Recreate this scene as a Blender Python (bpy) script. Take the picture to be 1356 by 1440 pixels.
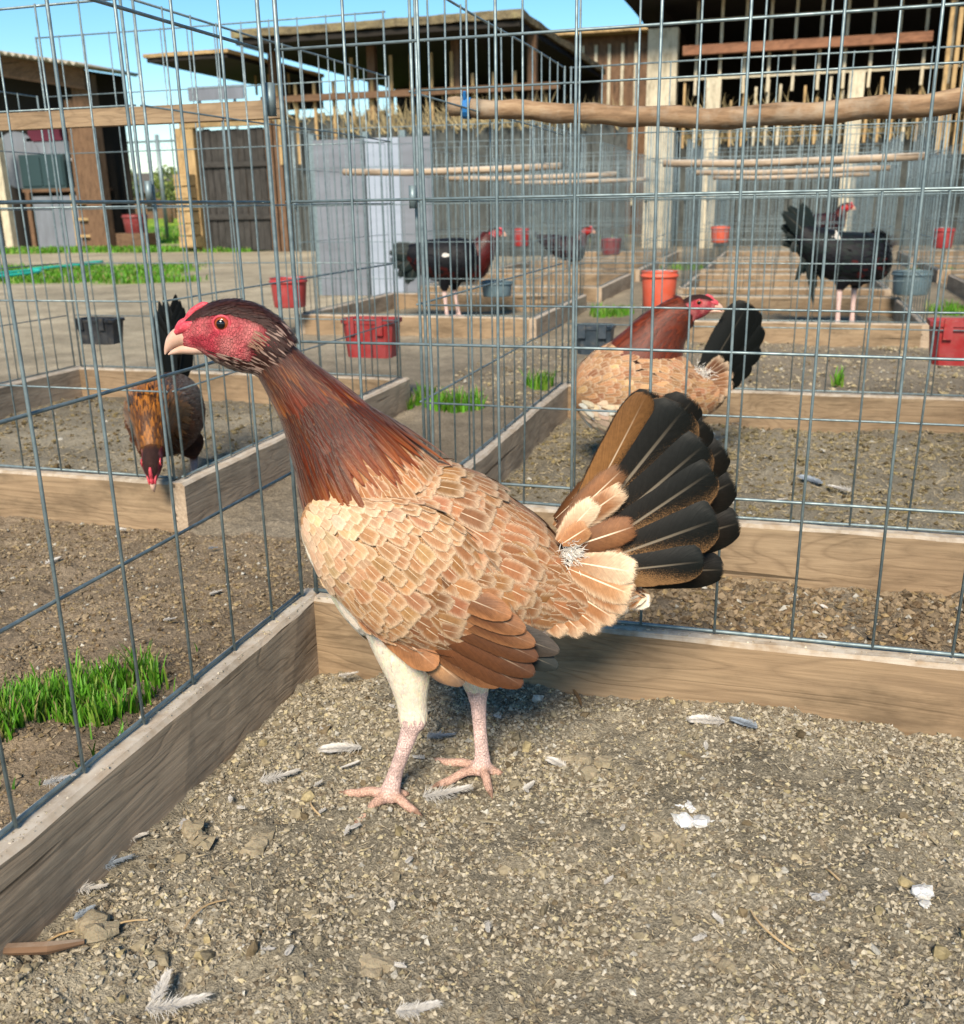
import bpy, bmesh, math, random
import numpy as np
from mathutils import Vector, Matrix, kdtree

for o in list(bpy.data.objects):
    bpy.data.objects.remove(o)
R = math.radians
SC = bpy.context.scene
COL = SC.collection

# ------------------------------------------------------------------ camera
CAM = np.array([0.6583, -1.2494, 0.6647])
YAW, PIT, ROL, FPX = -0.29447, -0.30313, -0.016989, 1381.9
def cam_axes():
    cy, sy, cp, sp = math.cos(YAW), math.sin(YAW), math.cos(PIT), math.sin(PIT)
    f = np.array([sy*cp, cy*cp, sp]); r = np.array([cy, -sy, 0.0]); u = np.cross(r, f)
    cr, sr = math.cos(ROL), math.sin(ROL)
    return cr*r+sr*u, -sr*r+cr*u, f
CR, CU, CF = cam_axes()
cd = bpy.data.cameras.new('camera'); cam = bpy.data.objects.new('camera', cd); COL.objects.link(cam)
cd.sensor_fit = 'VERTICAL'; cd.sensor_height = 24; cd.lens = FPX/1440*24
cd.clip_start = 0.02; cd.clip_end = 2000
cam.matrix_world = Matrix(((CR[0], CU[0], -CF[0], CAM[0]), (CR[1], CU[1], -CF[1], CAM[1]), (CR[2], CU[2], -CF[2], CAM[2]), (0, 0, 0, 1)))
cd.dof.use_dof = True; cd.dof.focus_distance = 1.15; cd.dof.aperture_fstop = 7.0
SC.camera = cam

# ------------------------------------------------------------------ light
SUN_EL, SUN_AZ = R(41), R(173)      # azimuth clockwise from +Y : behind the camera, to its left
w = bpy.data.worlds.new('World'); SC.world = w; w.use_nodes = True
nt = w.node_tree; nt.nodes.clear()
sky = nt.nodes.new('ShaderNodeTexSky'); sky.sky_type = 'NISHITA'; sky.sun_disc = False
sky.sun_elevation = SUN_EL; sky.sun_rotation = SUN_AZ; sky.air_density = 1.0; sky.dust_density = 0.25; sky.ozone_density = 2.5
hs_ = nt.nodes.new('ShaderNodeHueSaturation'); hs_.inputs['Hue'].default_value = 0.487; hs_.inputs['Saturation'].default_value = 1.16; hs_.inputs['Value'].default_value = 1.0
bg = nt.nodes.new('ShaderNodeBackground'); bg.inputs[1].default_value = 0.066
wo = nt.nodes.new('ShaderNodeOutputWorld')
gmn = nt.nodes.new('ShaderNodeGamma'); gmn.inputs[1].default_value = 1.22
nt.links.new(sky.outputs[0], gmn.inputs[0]); nt.links.new(gmn.outputs[0], hs_.inputs['Color']); nt.links.new(hs_.outputs[0], bg.inputs[0]); nt.links.new(bg.outputs[0], wo.inputs[0])
sd = bpy.data.lights.new('sun', 'SUN'); sd.energy = 4.3; sd.angle = R(18); sd.color = (1.0, 0.88, 0.71)
sun = bpy.data.objects.new('sun', sd); COL.objects.link(sun)
SUN_DIR = Vector((math.sin(SUN_AZ)*math.cos(SUN_EL), math.cos(SUN_AZ)*math.cos(SUN_EL), math.sin(SUN_EL)))
sun.rotation_euler = SUN_DIR.to_track_quat('Z', 'Y').to_euler(); sun.location = (-3, -6, 6)
SC.view_settings.view_transform = 'Standard'; SC.view_settings.look = 'None'
SC.view_settings.exposure = 0.76; SC.view_settings.gamma = 1.0; SC.view_settings.use_curve_mapping = False
SC.cycles.use_denoising = True
SC.cycles.max_bounces = 6

# ------------------------------------------------------------------ helpers
rng = np.random.default_rng(7); random.seed(7)
def lk(name, me, mat=None, parent=None, loc=None, rotz=0):
    o = bpy.data.objects.new(name, me); COL.objects.link(o)
    if mat is not None and me is not None and len(me.materials) == 0: me.materials.append(mat)
    if parent is not None: o.parent = parent
    if loc is not None: o.location = loc
    if rotz: o.rotation_euler = (0, 0, rotz)
    return o
def tag(o, label=None, cat=None, group=None, kind=None):
    if label: o['label'] = label
    if cat: o['category'] = cat
    if group: o['group'] = group
    if kind: o['kind'] = kind
    return o
def thing(name, label, cat, loc=(0, 0, 0), rotz=0, group=None):
    o = bpy.data.objects.new(name, None); COL.objects.link(o); o.empty_display_size = 0.1
    o.location = loc; o.rotation_euler = (0, 0, rotz)
    return tag(o, label, cat, group)
def copy_tree(o, parent=None):
    c = o.copy(); COL.objects.link(c); c.parent = parent
    for ch in list(o.children): copy_tree(ch, c)
    return c
def np_mesh(name, V, F, smooth=True, cols=None, uv=None):
    """V (n,3); F list of int arrays (m,k); cols dict name->(n,3); uv (n,2)"""
    me = bpy.data.meshes.new(name)
    V = np.asarray(V, np.float32); me.vertices.add(len(V)); me.vertices.foreach_set('co', V.ravel())
    if not isinstance(F, list): F = [F]
    idx = np.concatenate([f.ravel() for f in F]).astype(np.int32)
    tot = np.concatenate([np.full(len(f), f.shape[1]) for f in F]).astype(np.int32)
    st = np.concatenate([[0], np.cumsum(tot)[:-1]]).astype(np.int32)
    me.loops.add(len(idx)); me.loops.foreach_set('vertex_index', idx)
    me.polygons.add(len(tot)); me.polygons.foreach_set('loop_start', st); me.polygons.foreach_set('loop_total', tot)
    me.polygons.foreach_set('use_smooth', np.full(len(tot), smooth))
    if uv is not None:
        l = me.uv_layers.new(name='UVMap'); l.data.foreach_set('uv', np.asarray(uv, np.float32)[idx].ravel())
    me.update(calc_edges=True)
    if cols:
        for k, c in cols.items():
            a = me.color_attributes.new(k, 'FLOAT_COLOR', 'POINT')
            cc = np.ones((len(V), 4), np.float32); cc[:, :3] = c; a.data.foreach_set('color', cc.ravel())
    me.validate()
    return me
class MB:
    def __init__(s): s.V = []; s.F = []
    def add(s, V, F):
        b = len(s.V); s.V += [tuple(v) for v in V]; s.F += [tuple(i+b for i in f) for f in F]
    def box(s, x0, x1, y0, y1, z0, z1):
        s.add([(x0,y0,z0),(x1,y0,z0),(x1,y1,z0),(x0,y1,z0),(x0,y0,z1),(x1,y0,z1),(x1,y1,z1),(x0,y1,z1)],
              [(0,3,2,1),(4,5,6,7),(0,1,5,4),(1,2,6,5),(2,3,7,6),(3,0,4,7)])
    def tube(s, pts, r, n=6, cap=True):
        pts = [np.array(p, float) for p in pts]; m = len(pts)
        rr = r if hasattr(r, '__len__') else [r]*m
        b = len(s.V); ref = None
        for i, p in enumerate(pts):
            t = pts[min(i+1, m-1)]-pts[max(i-1, 0)]; t = t/(np.linalg.norm(t)+1e-9)
            if ref is None: ref = np.array([0, 0, 1.0]) if abs(t[2]) < 0.9 else np.array([1.0, 0, 0])
            a = np.cross(t, ref); a /= np.linalg.norm(a)+1e-9; c = np.cross(a, t); ref = c
            for k in range(n):
                th = 2*math.pi*k/n; s.V.append(tuple(p+rr[i]*(math.cos(th)*a+math.sin(th)*c)))
        for i in range(m-1):
            for k in range(n):
                s.F.append((b+i*n+k, b+i*n+(k+1) % n, b+(i+1)*n+(k+1) % n, b+(i+1)*n+k))
        if cap:
            s.F.append(tuple(b+k for k in range(n))[::-1]); s.F.append(tuple(b+(m-1)*n+k for k in range(n)))
    def lathe(s, prof, n=24, c=(0, 0, 0)):
        b = len(s.V)
        for (r, z) in prof:
            for k in range(n):
                th = 2*math.pi*k/n; s.V.append((c[0]+r*math.cos(th), c[1]+r*math.sin(th), c[2]+z))
        for i in range(len(prof)-1):
            for k in range(n):
                s.F.append((b+i*n+k, b+i*n+(k+1) % n, b+(i+1)*n+(k+1) % n, b+(i+1)*n+k))
        s.F.append(tuple(b+k for k in range(n))[::-1])
    def mesh(s, name, smooth=False):
        me = bpy.data.meshes.new(name); me.from_pydata(s.V, [], s.F)
        if smooth: me.polygons.foreach_set('use_smooth', [True]*len(me.polygons))
        me.update(); return me
    def build(s, name, mat, parent=None, loc=None, rotz=0, smooth=False):
        return lk(name, s.mesh(name, smooth), mat, parent, loc, rotz)

def _hash(ix, iy, seed):
    h = (ix.astype(np.int64)*374761393 + iy.astype(np.int64)*668265263 + seed*982451653) & 0x7fffffff
    h = ((h ^ (h >> 13))*1274126177) & 0x7fffffff
    return ((h ^ (h >> 16)) & 0xffff)/65535.0
def vnoise(x, y, seed=0):
    ix = np.floor(x); iy = np.floor(y); fx = x-ix; fy = y-iy
    fx = fx*fx*(3-2*fx); fy = fy*fy*(3-2*fy)
    a = _hash(ix, iy, seed); b = _hash(ix+1, iy, seed); c = _hash(ix, iy+1, seed); d = _hash(ix+1, iy+1, seed)
    return (a*(1-fx)+b*fx)*(1-fy)+(c*(1-fx)+d*fx)*fy
def fbm(x, y, seed=0, oct=3):
    t = 0; amp = 1; s = 0
    for k in range(oct):
        t = t+amp*vnoise(x*2**k, y*2**k, seed+k*17); s += amp; amp *= 0.5
    return t/s

# ------------------------------------------------------------------ materials
def mat(name, color=(0.5, 0.5, 0.5), rough=0.7, metal=0.0, spec=0.3):
    m = bpy.data.materials.new(name); m.use_nodes = True
    b = m.node_tree.nodes['Principled BSDF']
    b.inputs['Base Color'].default_value = (*color, 1); b.inputs['Roughness'].default_value = rough
    b.inputs['Metallic'].default_value = metal; b.inputs['Specular IOR Level'].default_value = spec
    return m
class G:
    """tiny node-graph helper"""
    def __init__(s, m): s.m = m; s.t = m.node_tree; s.n = s.t.nodes; s.b = s.n['Principled BSDF']
    def new(s, k, **kw):
        x = s.n.new(k)
        for a, v in kw.items(): setattr(x, a, v)
        return x
    def put(s, sock, v):
        if isinstance(v, bpy.types.NodeSocket): s.t.links.new(v, sock)
        elif isinstance(v, (tuple, list)) and len(v) == 3 and sock.type == 'RGBA': sock.default_value = (*v, 1)
        else: sock.default_value = v
    def coord(s, out='Object'): return s.new('ShaderNodeTexCoord').outputs[out]
    def map(s, v, sc=(1, 1, 1), loc=(0, 0, 0)):
        x = s.new('ShaderNodeMapping'); s.put(x.inputs[0], v); x.inputs['Scale'].default_value = sc; s.put(x.inputs['Location'], loc); return x.outputs[0]
    def noise(s, v, scale=5, det=4, rough=0.55, dist=0.0):
        x = s.new('ShaderNodeTexNoise'); s.put(x.inputs['Vector'], v); x.inputs['Scale'].default_value = scale
        x.inputs['Detail'].default_value = det; x.inputs['Roughness'].default_value = rough; x.inputs['Distortion'].default_value = dist
        return x.outputs['Fac']
    def ramp(s, f, *st):
        x = s.new('ShaderNodeValToRGB'); s.put(x.inputs[0], f); e = x.color_ramp.elements
        while len(e) < len(st): e.new(0.5)
        for q, (p, c) in zip(e, st):
            q.position = p; q.color = (*c, 1) if hasattr(c, '__len__') else (c, c, c, 1)
        return x.outputs[0]
    def mix(s, f, a, b, mode='MIX'):
        x = s.new('ShaderNodeMix', data_type='RGBA', blend_type=mode)
        s.put(x.inputs[0], f); s.put(x.inputs[6], a); s.put(x.inputs[7], b); return x.outputs[2]
    def math(s, op, a, b=0.0, c=None):
        x = s.new('ShaderNodeMath', operation=op); s.put(x.inputs[0], a); s.put(x.inputs[1], b)
        if c is not None: s.put(x.inputs[2], c)
        return x.outputs[0]
    def smooth(s, v, a, b, t0=0.0, t1=1.0):
        x = s.new('ShaderNodeMapRange', interpolation_type='SMOOTHSTEP'); s.put(x.inputs[0], v)
        x.inputs[1].default_value = a; x.inputs[2].default_value = b; x.inputs[3].default_value = t0; x.inputs[4].default_value = t1
        return x.outputs[0]
    def attr(s, n): return s.new('ShaderNodeAttribute', attribute_name=n).outputs['Color']
    def bump(s, h, st=0.3, dist=0.01):
        x = s.new('ShaderNodeBump'); x.inputs['Strength'].default_value = st; x.inputs['Distance'].default_value = dist
        s.put(x.inputs['Height'], h); s.t.links.new(x.outputs[0], s.b.inputs['Normal'])
    def color(s, c): s.put(s.b.inputs['Base Color'], c)
    def rough(s, c): s.put(s.b.inputs['Roughness'], c)
    def rnd(s): return s.new('ShaderNodeObjectInfo').outputs['Random']

def wood_mat(name, ca, cb, cc, scale=1.0, dust=(0.42, 0.38, 0.32), dust_amt=0.5, nr=22.0, ra=0.75):
    m = mat(name, rough=0.85, spec=0.15); g = G(m)
    co = g.coord('Object'); r = g.rnd()
    off = g.new('ShaderNodeCombineXYZ'); g.put(off.inputs[0], g.math('MULTIPLY', r, 37.0)); g.put(off.inputs[1], g.math('MULTIPLY', r, 11.0)); g.put(off.inputs[2], g.math('MULTIPLY', r, 5.0))
    v = g.map(co, (1.6*scale, 9*scale, 9*scale), off.outputs[0])
    n1 = g.noise(v, 1.0, 3, 0.5, 0.6)
    rings = g.math('FRACT', g.math('MULTIPLY', n1, nr))
    rings = g.ramp(rings, (0.0, 0.25), (0.25, 0.9), (0.8, 0.75), (1.0, 0.2))
    v2 = g.map(co, (6*scale, 160*scale, 160*scale), off.outputs[0])
    fine = g.noise(v2, 1.0, 3, 0.6)
    base = g.mix(g.ramp(g.noise(g.map(co, (2.5, 6, 6), off.outputs[0]), 1, 4), (0.3, 0.0), (0.7, 1.0)), ca, cb)
    c = g.mix(g.math('MULTIPLY', g.math('SUBTRACT', 1.0, rings), ra), base, cc)
    c = g.mix(g.ramp(fine, (0.35, 0.5), (0.65, 0.0)), c, cc)
    cr = g.noise(g.map(co, (1.8*scale, 45*scale, 45*scale), off.outputs[0]), 1.0, 2, 0.4)
    crack = g.ramp(cr, (0.0, 1.0), (0.27, 1.0), (0.31, 0.0))
    c = g.mix(g.math('MULTIPLY', crack, 0.75), c, (0.04, 0.028, 0.018))
    st_ = g.noise(g.map(co, (5, 14, 14), off.outputs[0]), 1.0, 5, 0.7); c = g.mix(1.0, c, g.ramp(st_, (0.34, 0.62), (0.52, 1.0), (0.7, 1.1)), 'MULTIPLY')
    # dust caught on the upward faces (droppings, dry soil)
    geo = g.new('ShaderNodeNewGeometry'); sep = g.new('ShaderNodeSeparateXYZ'); g.put(sep.inputs[0], geo.outputs['Normal'])
    up = g.smooth(sep.outputs[2], 0.35, 0.9); dn = g.ramp(g.noise(co, 40, 5, 0.65), (0.35, 0.25), (0.62, 1.0))
    c = g.mix(g.math('MULTIPLY', g.math('MULTIPLY', up, dn), dust_amt), c, dust)
    g.color(c)
    h = g.math('ADD', g.math('MULTIPLY', rings, 0.5), g.math('ADD', g.math('MULTIPLY', fine, 0.8), g.math('MULTIPLY', crack, -1.5)))
    g.bump(h, 0.45, 0.003)
    return m

M = {}
M['board'] = wood_mat('weathered_pine', (0.36, 0.265, 0.165), (0.29, 0.20, 0.12), (0.17, 0.115, 0.07), dust=(0.50, 0.45, 0.38), dust_amt=0.9, nr=15.0, ra=0.7)
M['board_warm'] = wood_mat('warmed_pine', (0.50, 0.39, 0.28), (0.41, 0.315, 0.225), (0.24, 0.175, 0.12), dust=(0.52, 0.47, 0.40), dust_amt=0.9, nr=13.0, ra=0.5)  # side-board pine, lightened and warmed in colour to offset the blue shade there
M['plank_grey'] = wood_mat('grey_planks', (0.11, 0.12, 0.11), (0.075, 0.083, 0.078), (0.045, 0.047, 0.045), 0.5, dust_amt=0.2)
M['plank_dark'] = wood_mat('dark_planks', (0.075, 0.07, 0.065), (0.05, 0.047, 0.043), (0.03, 0.028, 0.026), 0.5, dust_amt=0.2)
M['plank_tan'] = wood_mat('tan_planks', (0.50, 0.36, 0.18), (0.44, 0.30, 0.14), (0.28, 0.18, 0.09), 0.4)
M['plank_brown'] = wood_mat('brown_planks', (0.22, 0.13, 0.075), (0.17, 0.10, 0.06), (0.09, 0.055, 0.035), 0.5, dust_amt=0.3)
M['plank_pale'] = wood_mat('pale_posts', (0.62, 0.56, 0.42), (0.55, 0.49, 0.36), (0.40, 0.34, 0.24), 0.4)
M['plank_orange'] = wood_mat('orange_beam', (0.34, 0.17, 0.095), (0.26, 0.125, 0.07), (0.15, 0.07, 0.045), 0.5)
def wire_mat():
    m = mat('galvanised_wire', (0.4, 0.46, 0.48), 0.45, 0.45, 0.5); g = G(m)
    n = g.noise(g.coord('Object'), 60, 4, 0.6)
    ru = g.ramp(g.noise(g.coord('Object'), 9, 6, 0.75), (0.60, 0.0), (0.74, 0.75))
    g.color(g.mix(ru, g.ramp(n, (0.3, (0.12, 0.165, 0.18)), (0.7, (0.25, 0.315, 0.325))), (0.16, 0.095, 0.055))); g.rough(g.ramp(n, (0.3, 0.6), (0.7, 0.42)))
    return m
M['wire'] = wire_mat()
def plastic(name, c, rough=0.35, fade=0.25):
    m = mat(name, c, rough, 0, 0.4); g = G(m); n = g.noise(g.coord('Object'), 18, 5, 0.6)
    pale = tuple(min(1, x+(0.5-x)*0.35) for x in c); dirt = (0.26, 0.20, 0.13)
    k = g.mix(g.ramp(n, (0.4, 0.0), (0.75, fade)), c, pale)
    n2 = g.noise(g.coord('Object'), 45, 4, 0.6); k = g.mix(g.ramp(n2, (0.55, 0.0), (0.8, 0.35)), k, dirt)
    g.color(k); g.rough(g.ramp(n, (0.3, rough), (0.7, rough+0.25))); return m
M['red'] = plastic('red_plastic', (0.32, 0.026, 0.026)); M['orange'] = plastic('orange_plastic', (0.55, 0.085, 0.04)); M['maroon'] = plastic('maroon_plastic', (0.20, 0.025, 0.028))
M['navy'] = plastic('navy_plastic', (0.03, 0.045, 0.06)); M['black_plastic'] = plastic('black_plastic', (0.02, 0.022, 0.026)); M['bluegrey'] = plastic('bluegrey_plastic', (0.10, 0.16, 0.19))
M['white_plastic'] = plastic('white_plastic', (0.68, 0.70, 0.72)); M['teal_dark'] = mat('dark_teal_paint', (0.025, 0.05, 0.055), 0.5); M['maroon_dark'] = mat('maroon_cloth', (0.09, 0.015, 0.03), 0.8)
M['hose'] = mat('green_hose', (0.03, 0.42, 0.33), 0.4); M['tie'] = mat('blue_strap', (0.02, 0.16, 0.42), 0.6)
M['dark'] = mat('shade_black', (0.02, 0.017, 0.014), 0.95)  # near-black colour standing in for shade inside buildings and under roofs
def sheet_mat(name, a, b):
    m = mat(name, a, 0.55, 0.2, 0.4); g = G(m); n = g.noise(g.map(g.coord('Object'), (6, 6, 1.2)), 1.5, 5, 0.6)
    g.color(g.mix(g.ramp(n, (0.35, 0.0), (0.7, 1.0)), a, b)); return m
M['sheet'] = sheet_mat('grey_sheet', (0.20, 0.215, 0.245), (0.15, 0.16, 0.18)); M['sheet_light'] = sheet_mat('light_sheet', (0.34, 0.38, 0.45), (0.28, 0.32, 0.38))
M['roof_metal'] = sheet_mat('corrugated_roof', (0.36, 0.34, 0.28), (0.24, 0.20, 0.15))
def thatch_mat():
    m = mat('old_roofing', (0.2, 0.16, 0.09), 0.95, 0, 0.1); g = G(m); n = g.noise(g.coord('Object'), 5, 6, 0.7)
    g.color(g.ramp(n, (0.3, (0.09, 0.075, 0.05)), (0.55, (0.21, 0.17, 0.10)), (0.75, (0.30, 0.27, 0.13)))); g.bump(n, 0.8, 0.1); return m
M['thatch'] = thatch_mat()
def vcol_mat(name, rough=0.9, spec=0.1, bump=None, vary=0.0):
    m = mat(name, rough=rough, spec=spec); g = G(m); c = g.attr('Col')
    if vary:
        n = g.noise(g.coord('Object'), vary, 5, 0.65); c = g.mix(1.0, c, g.ramp(n, (0.25, 0.6), (0.75, 1.35)), 'MULTIPLY')
    g.color(c)
    if bump: g.bump(g.noise(g.coord('Object'), bump[0], 5, 0.65), bump[1], bump[2])
    return m
def ground_mat():
    m = mat('dry_soil', rough=0.95, spec=0.08); g = G(m); c = g.attr('Col'); co = g.coord('Object')
    n1 = g.noise(co, 9, 6, 0.7); n2 = g.noise(co, 160, 4, 0.7); n3 = g.noise(co, 420, 2, 0.6); nb = g.noise(co, 0.7, 4, 0.6)
    c = g.mix(1.0, c, g.ramp(nb, (0.3, 0.82), (0.7, 1.15)), 'MULTIPLY')
    c = g.mix(1.0, c, g.ramp(n1, (0.3, 0.72), (0.7, 1.2)), 'MULTIPLY')
    c = g.mix(1.0, c, g.ramp(n2, (0.3, 0.55), (0.55, 1.0), (0.75, 1.5)), 'MULTIPLY')
    c = g.mix(1.0, c, g.ramp(n3, (0.35, 0.75), (0.7, 1.25)), 'MULTIPLY')
    g.color(c); g.bump(g.math('ADD', n2, g.math('MULTIPLY', n3, 0.5)), 0.9, 0.006); return m
M['soil'] = ground_mat()
M['crumb'] = vcol_mat('soil_crumbs', 0.95, 0.08, (300, 0.5, 0.002), 150)
def grass_mat():
    m = mat('grass', rough=0.5, spec=0.3); g = G(m); g.color(g.attr('Col'))
    tr = g.new('ShaderNodeBsdfTranslucent'); g.put(tr.inputs[0], g.attr('Col')); mx = g.new('ShaderNodeMixShader'); mx.inputs[0].default_value = 0.35
    g.t.links.new(g.b.outputs[0], mx.inputs[1]); g.t.links.new(tr.outputs[0], mx.inputs[2]); g.t.links.new(mx.outputs[0], g.n['Material Output'].inputs[0]); return m
M['grass'] = grass_mat()

# ------------------------------------------------------------------ ground
PW, PD = 1.305, 1.33                       # pen footprint
PX = [-1.86, 0.0, 1.86]                    # pen columns (left edge)
PY = [-1.33, 0.52, 3.72, 5.65, 7.55, 9.45] # pen rows (near edge)
def in_pen(x, y, cols=PX, rows=PY):
    m = np.zeros_like(x, bool)
    for a in cols:
        for b in rows:
            m |= (x > a) & (x < a+PW) & (y > b) & (y < b+PD)
    return m
def near_pen_bump(x, y):
    return 0.018*np.exp(-((x-0.6)/0.28)**2)*np.exp(-(y/0.22)**2)*(y < 0.0) - 0.014*np.exp(-(x/0.16)**2-(y/0.16)**2)
def ground_h(x, y):
    d = np.hypot(x-0.5, y+0.5)
    fine = np.clip(1.5-d/4, 0, 1)
    p = in_pen(x, y)
    h = (fbm(x*6, y*6, 3)-0.5)*0.030+(fbm(x*22, y*22, 5)-0.5)*np.where(p, 0.022, 0.014)
    h = h + fine*((fbm(x*60, y*60, 9)-0.5)*0.012+(fbm(x*150, y*150, 11)-0.5)*0.007)
    far = np.clip((d-12)/30, 0, 1)
    return h*np.clip(1-d/60, 0.15, 1)+near_pen_bump(x, y)+far*(fbm(x*0.05, y*0.05, 2)-0.5)*1.2*0.0 + 0.002
def axis(dense0, dense1, step, lo, hi, grow=1.06):
    a = list(np.arange(dense0, dense1, step)); s = step; v = a[-1]
    while v < hi: s *= grow; v += s; a.append(v)
    s = step; v = a[0]; pre = []
    while v > lo: s *= grow; v -= s; pre.append(v)
    return np.array(pre[::-1]+a)
gx = axis(-1.0, 1.35, 0.0075, -400, 400, 1.055); gy = axis(-0.95, 0.75, 0.0075, -60, 600, 1.04)
X, Y = np.meshgrid(gx, gy); Z = ground_h(X, Y)
soil_pen = np.array([0.265, 0.232, 0.172]); soil_path = np.array([0.25, 0.21, 0.155]); sand = np.array([0.40, 0.345, 0.25]); brown = np.array([0.19, 0.135, 0.085]); green = np.array([0.24, 0.36, 0.035])
C = np.empty(X.shape+(3,)); P = in_pen(X, Y); C[:] = soil_path; C[P] = soil_pen
sandw = np.clip((fbm(X*0.9, Y*0.9, 21)-0.35)*2, 0, 1)*np.clip((Y-1.9)/1.2, 0, 1)*(~P)
C = C*(1-sandw[..., None])+sand*sandw[..., None]
leftw = np.clip((-X-1.9)/0.5, 0, 1)*np.clip((Y-1.5)/1.5, 0, 1)
C = C*(1-leftw[..., None])+sand*leftw[..., None]
mw = np.exp(-((Y-0.26)/0.24)**2)*(X > 0)*np.clip((fbm(X*5, Y*5, 31)-0.3)*2.2, 0, 1); C = C*(1-mw[..., None])+brown*mw[..., None]
mw = (X < -0.05)*(Y < 0.5)*0.55; C = C*(1-mw[..., None])+brown*mw[..., None]*1.05
Cg = fbm(X*4, Y*4, 41); C *= (0.62+0.76*Cg)[..., None]
def lawn_mask(x, y):
    """where turf grows on the open ground far left"""
    n = fbm(x*0.8, y*0.8, 51)
    a = ((y > 16.6) & (x < -2.5) & (x > -60)).astype(float)
    b = np.exp(-((y-(13.9+0.10*(x+9)))/0.85)**2)*(x < -7.4)
    c = np.exp(-((y-8.2)/1.25)**2)*np.clip((-x-5.2)/1.0, 0, 1)
    d = np.exp(-((y-7.2)/0.35)**2-((x+5.3)/0.5)**2)*0.9
    return np.clip(np.maximum.reduce([a, b, c, d])+(n-0.5)*0.5, 0, 1)
L = lawn_mask(X, Y)*((X < -4.4) | (Y > 16)); L = np.clip((L-0.35)*4, 0, 1)
C = C*(1-L[..., None])+green*L[..., None]*(0.7+0.6*Cg[..., None])
nx, ny = len(gx), len(gy); ii = np.arange(nx*ny).reshape(ny, nx)
F = np.stack([ii[:-1, :-1], ii[:-1, 1:], ii[1:, 1:], ii[1:, :-1]], -1).reshape(-1, 4)
gm = np_mesh('ground', np.stack([X, Y, Z], -1).reshape(-1, 3), F, True, {'Col': C.reshape(-1, 3)})
tag(lk('ground', gm, M['soil']), kind='structure')

# loose crumbs of dry soil and straw, joined
ico_t = (1+5**0.5)/2
ICO = np.array([(-1, ico_t, 0), (1, ico_t, 0), (-1, -ico_t, 0), (1, -ico_t, 0), (0, -1, ico_t), (0, 1, ico_t), (0, -1, -ico_t), (0, 1, -ico_t), (ico_t, 0, -1), (ico_t, 0, 1), (-ico_t, 0, -1), (-ico_t, 0, 1)])/1.9
ICF = np.array([(0, 11, 5), (0, 5, 1), (0, 1, 7), (0, 7, 10), (0, 10, 11), (1, 5, 9), (5, 11, 4), (11, 10, 2), (10, 7, 6), (7, 1, 8), (3, 9, 4), (3, 4, 2), (3, 2, 6), (3, 6, 8), (3, 8, 9), (4, 9, 5), (2, 4, 11), (6, 2, 10), (8, 6, 7), (9, 8, 1)])
OCT = np.array([(1, 0, 0), (-1, 0, 0), (0, 1, 0), (0, -1, 0), (0, 0, 1), (0, 0, -1)])*1.1; OCF = np.array([(0, 2, 4), (2, 1, 4), (1, 3, 4), (3, 0, 4), (2, 0, 5), (1, 2, 5), (3, 1, 5), (0, 3, 5)])
def crumbs(name, n, x0, x1, y0, y1, r0, r1, tint, straw=0.2, power=2.6, clump=12, avoid=None, hi=False, zf=None):
    BV, BF = (ICO, ICF) if hi else (OCT, OCF); nb = len(BV)
    x = rng.uniform(x0, x1, n*2); y = rng.uniform(y0, y1, n*2)
    keep = rng.random(n*2) < np.clip(fbm(x*clump, y*clump, 77)*1.5-0.22, 0.12, 1)
    if avoid is not None: keep &= ~avoid(x, y)
    x = x[keep][:n]; y = y[keep][:n]; n = len(x)
    r = r0+(r1-r0)*rng.random(n)**power
    s = rng.uniform(0.6, 1.3, (n, 3)); s[:, 2] *= 0.75
    st = rng.random(n) < straw; s[st] = np.stack([rng.uniform(2.2, 6, st.sum()), rng.uniform(0.3, 0.5, st.sum()), rng.uniform(0.25, 0.4, st.sum())], 1); r[st] = np.minimum(r[st], r0*1.6)
    V = BV[None]*s[:, None]*(1+0.4*(rng.random((n, nb, 1))-0.5)*2*(~st)[:, None, None])
    a = rng.uniform(0, 2*np.pi, n); b = rng.normal(0, 0.35, n)
    ca, sa, cb, sb = np.cos(a), np.sin(a), np.cos(b), np.sin(b)
    vx, vy, vz = V[..., 0], V[..., 1], V[..., 2]
    vx, vz = vx*cb[:, None]-vz*sb[:, None], vx*sb[:, None]+vz*cb[:, None]
    vx, vy = vx*ca[:, None]-vy*sa[:, None], vx*sa[:, None]+vy*ca[:, None]
    V = np.stack([vx, vy, vz], -1)*r[:, None, None]
    V += np.stack([x, y, (ground_h(x, y) if zf is None else zf)+r*0.25], -1)[:, None]
    k = rng.random(n); base = np.array(tint)[None]*(0.6+0.75*rng.random((n, 1)))
    base[k < 0.03] = np.array([0.38, 0.36, 0.31])*(0.8+0.4*rng.random(((k < 0.03).sum(), 1)))
    base[(k > 0.06) & (k < 0.24)] *= np.array([0.55, 0.5, 0.45])
    base[(k > 0.85)] *= np.array([1.05, 1.02, 0.85])
    base[st] = np.array([0.36, 0.30, 0.20])*(0.6+0.7*rng.random((st.sum(), 1)))
    c = np.repeat(base, nb, 0)
    F = (BF[None]+nb*np.arange(n)[:, None, None]).reshape(-1, 3)
    me = np_mesh(name, V.reshape(-1, 3), F, False, {'Col': c})
    return tag(lk(name, me, M['crumb']), kind='stuff')
tint_pen = (0.318, 0.280, 0.212)
tag(crumbs('soil_crumbs', 115000, 0.025, 1.2, -0.98, -0.022, 0.0008, 0.0036, tint_pen, power=2.0), 'loose dry soil crumbs in the buff hen pen', 'soil')
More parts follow.
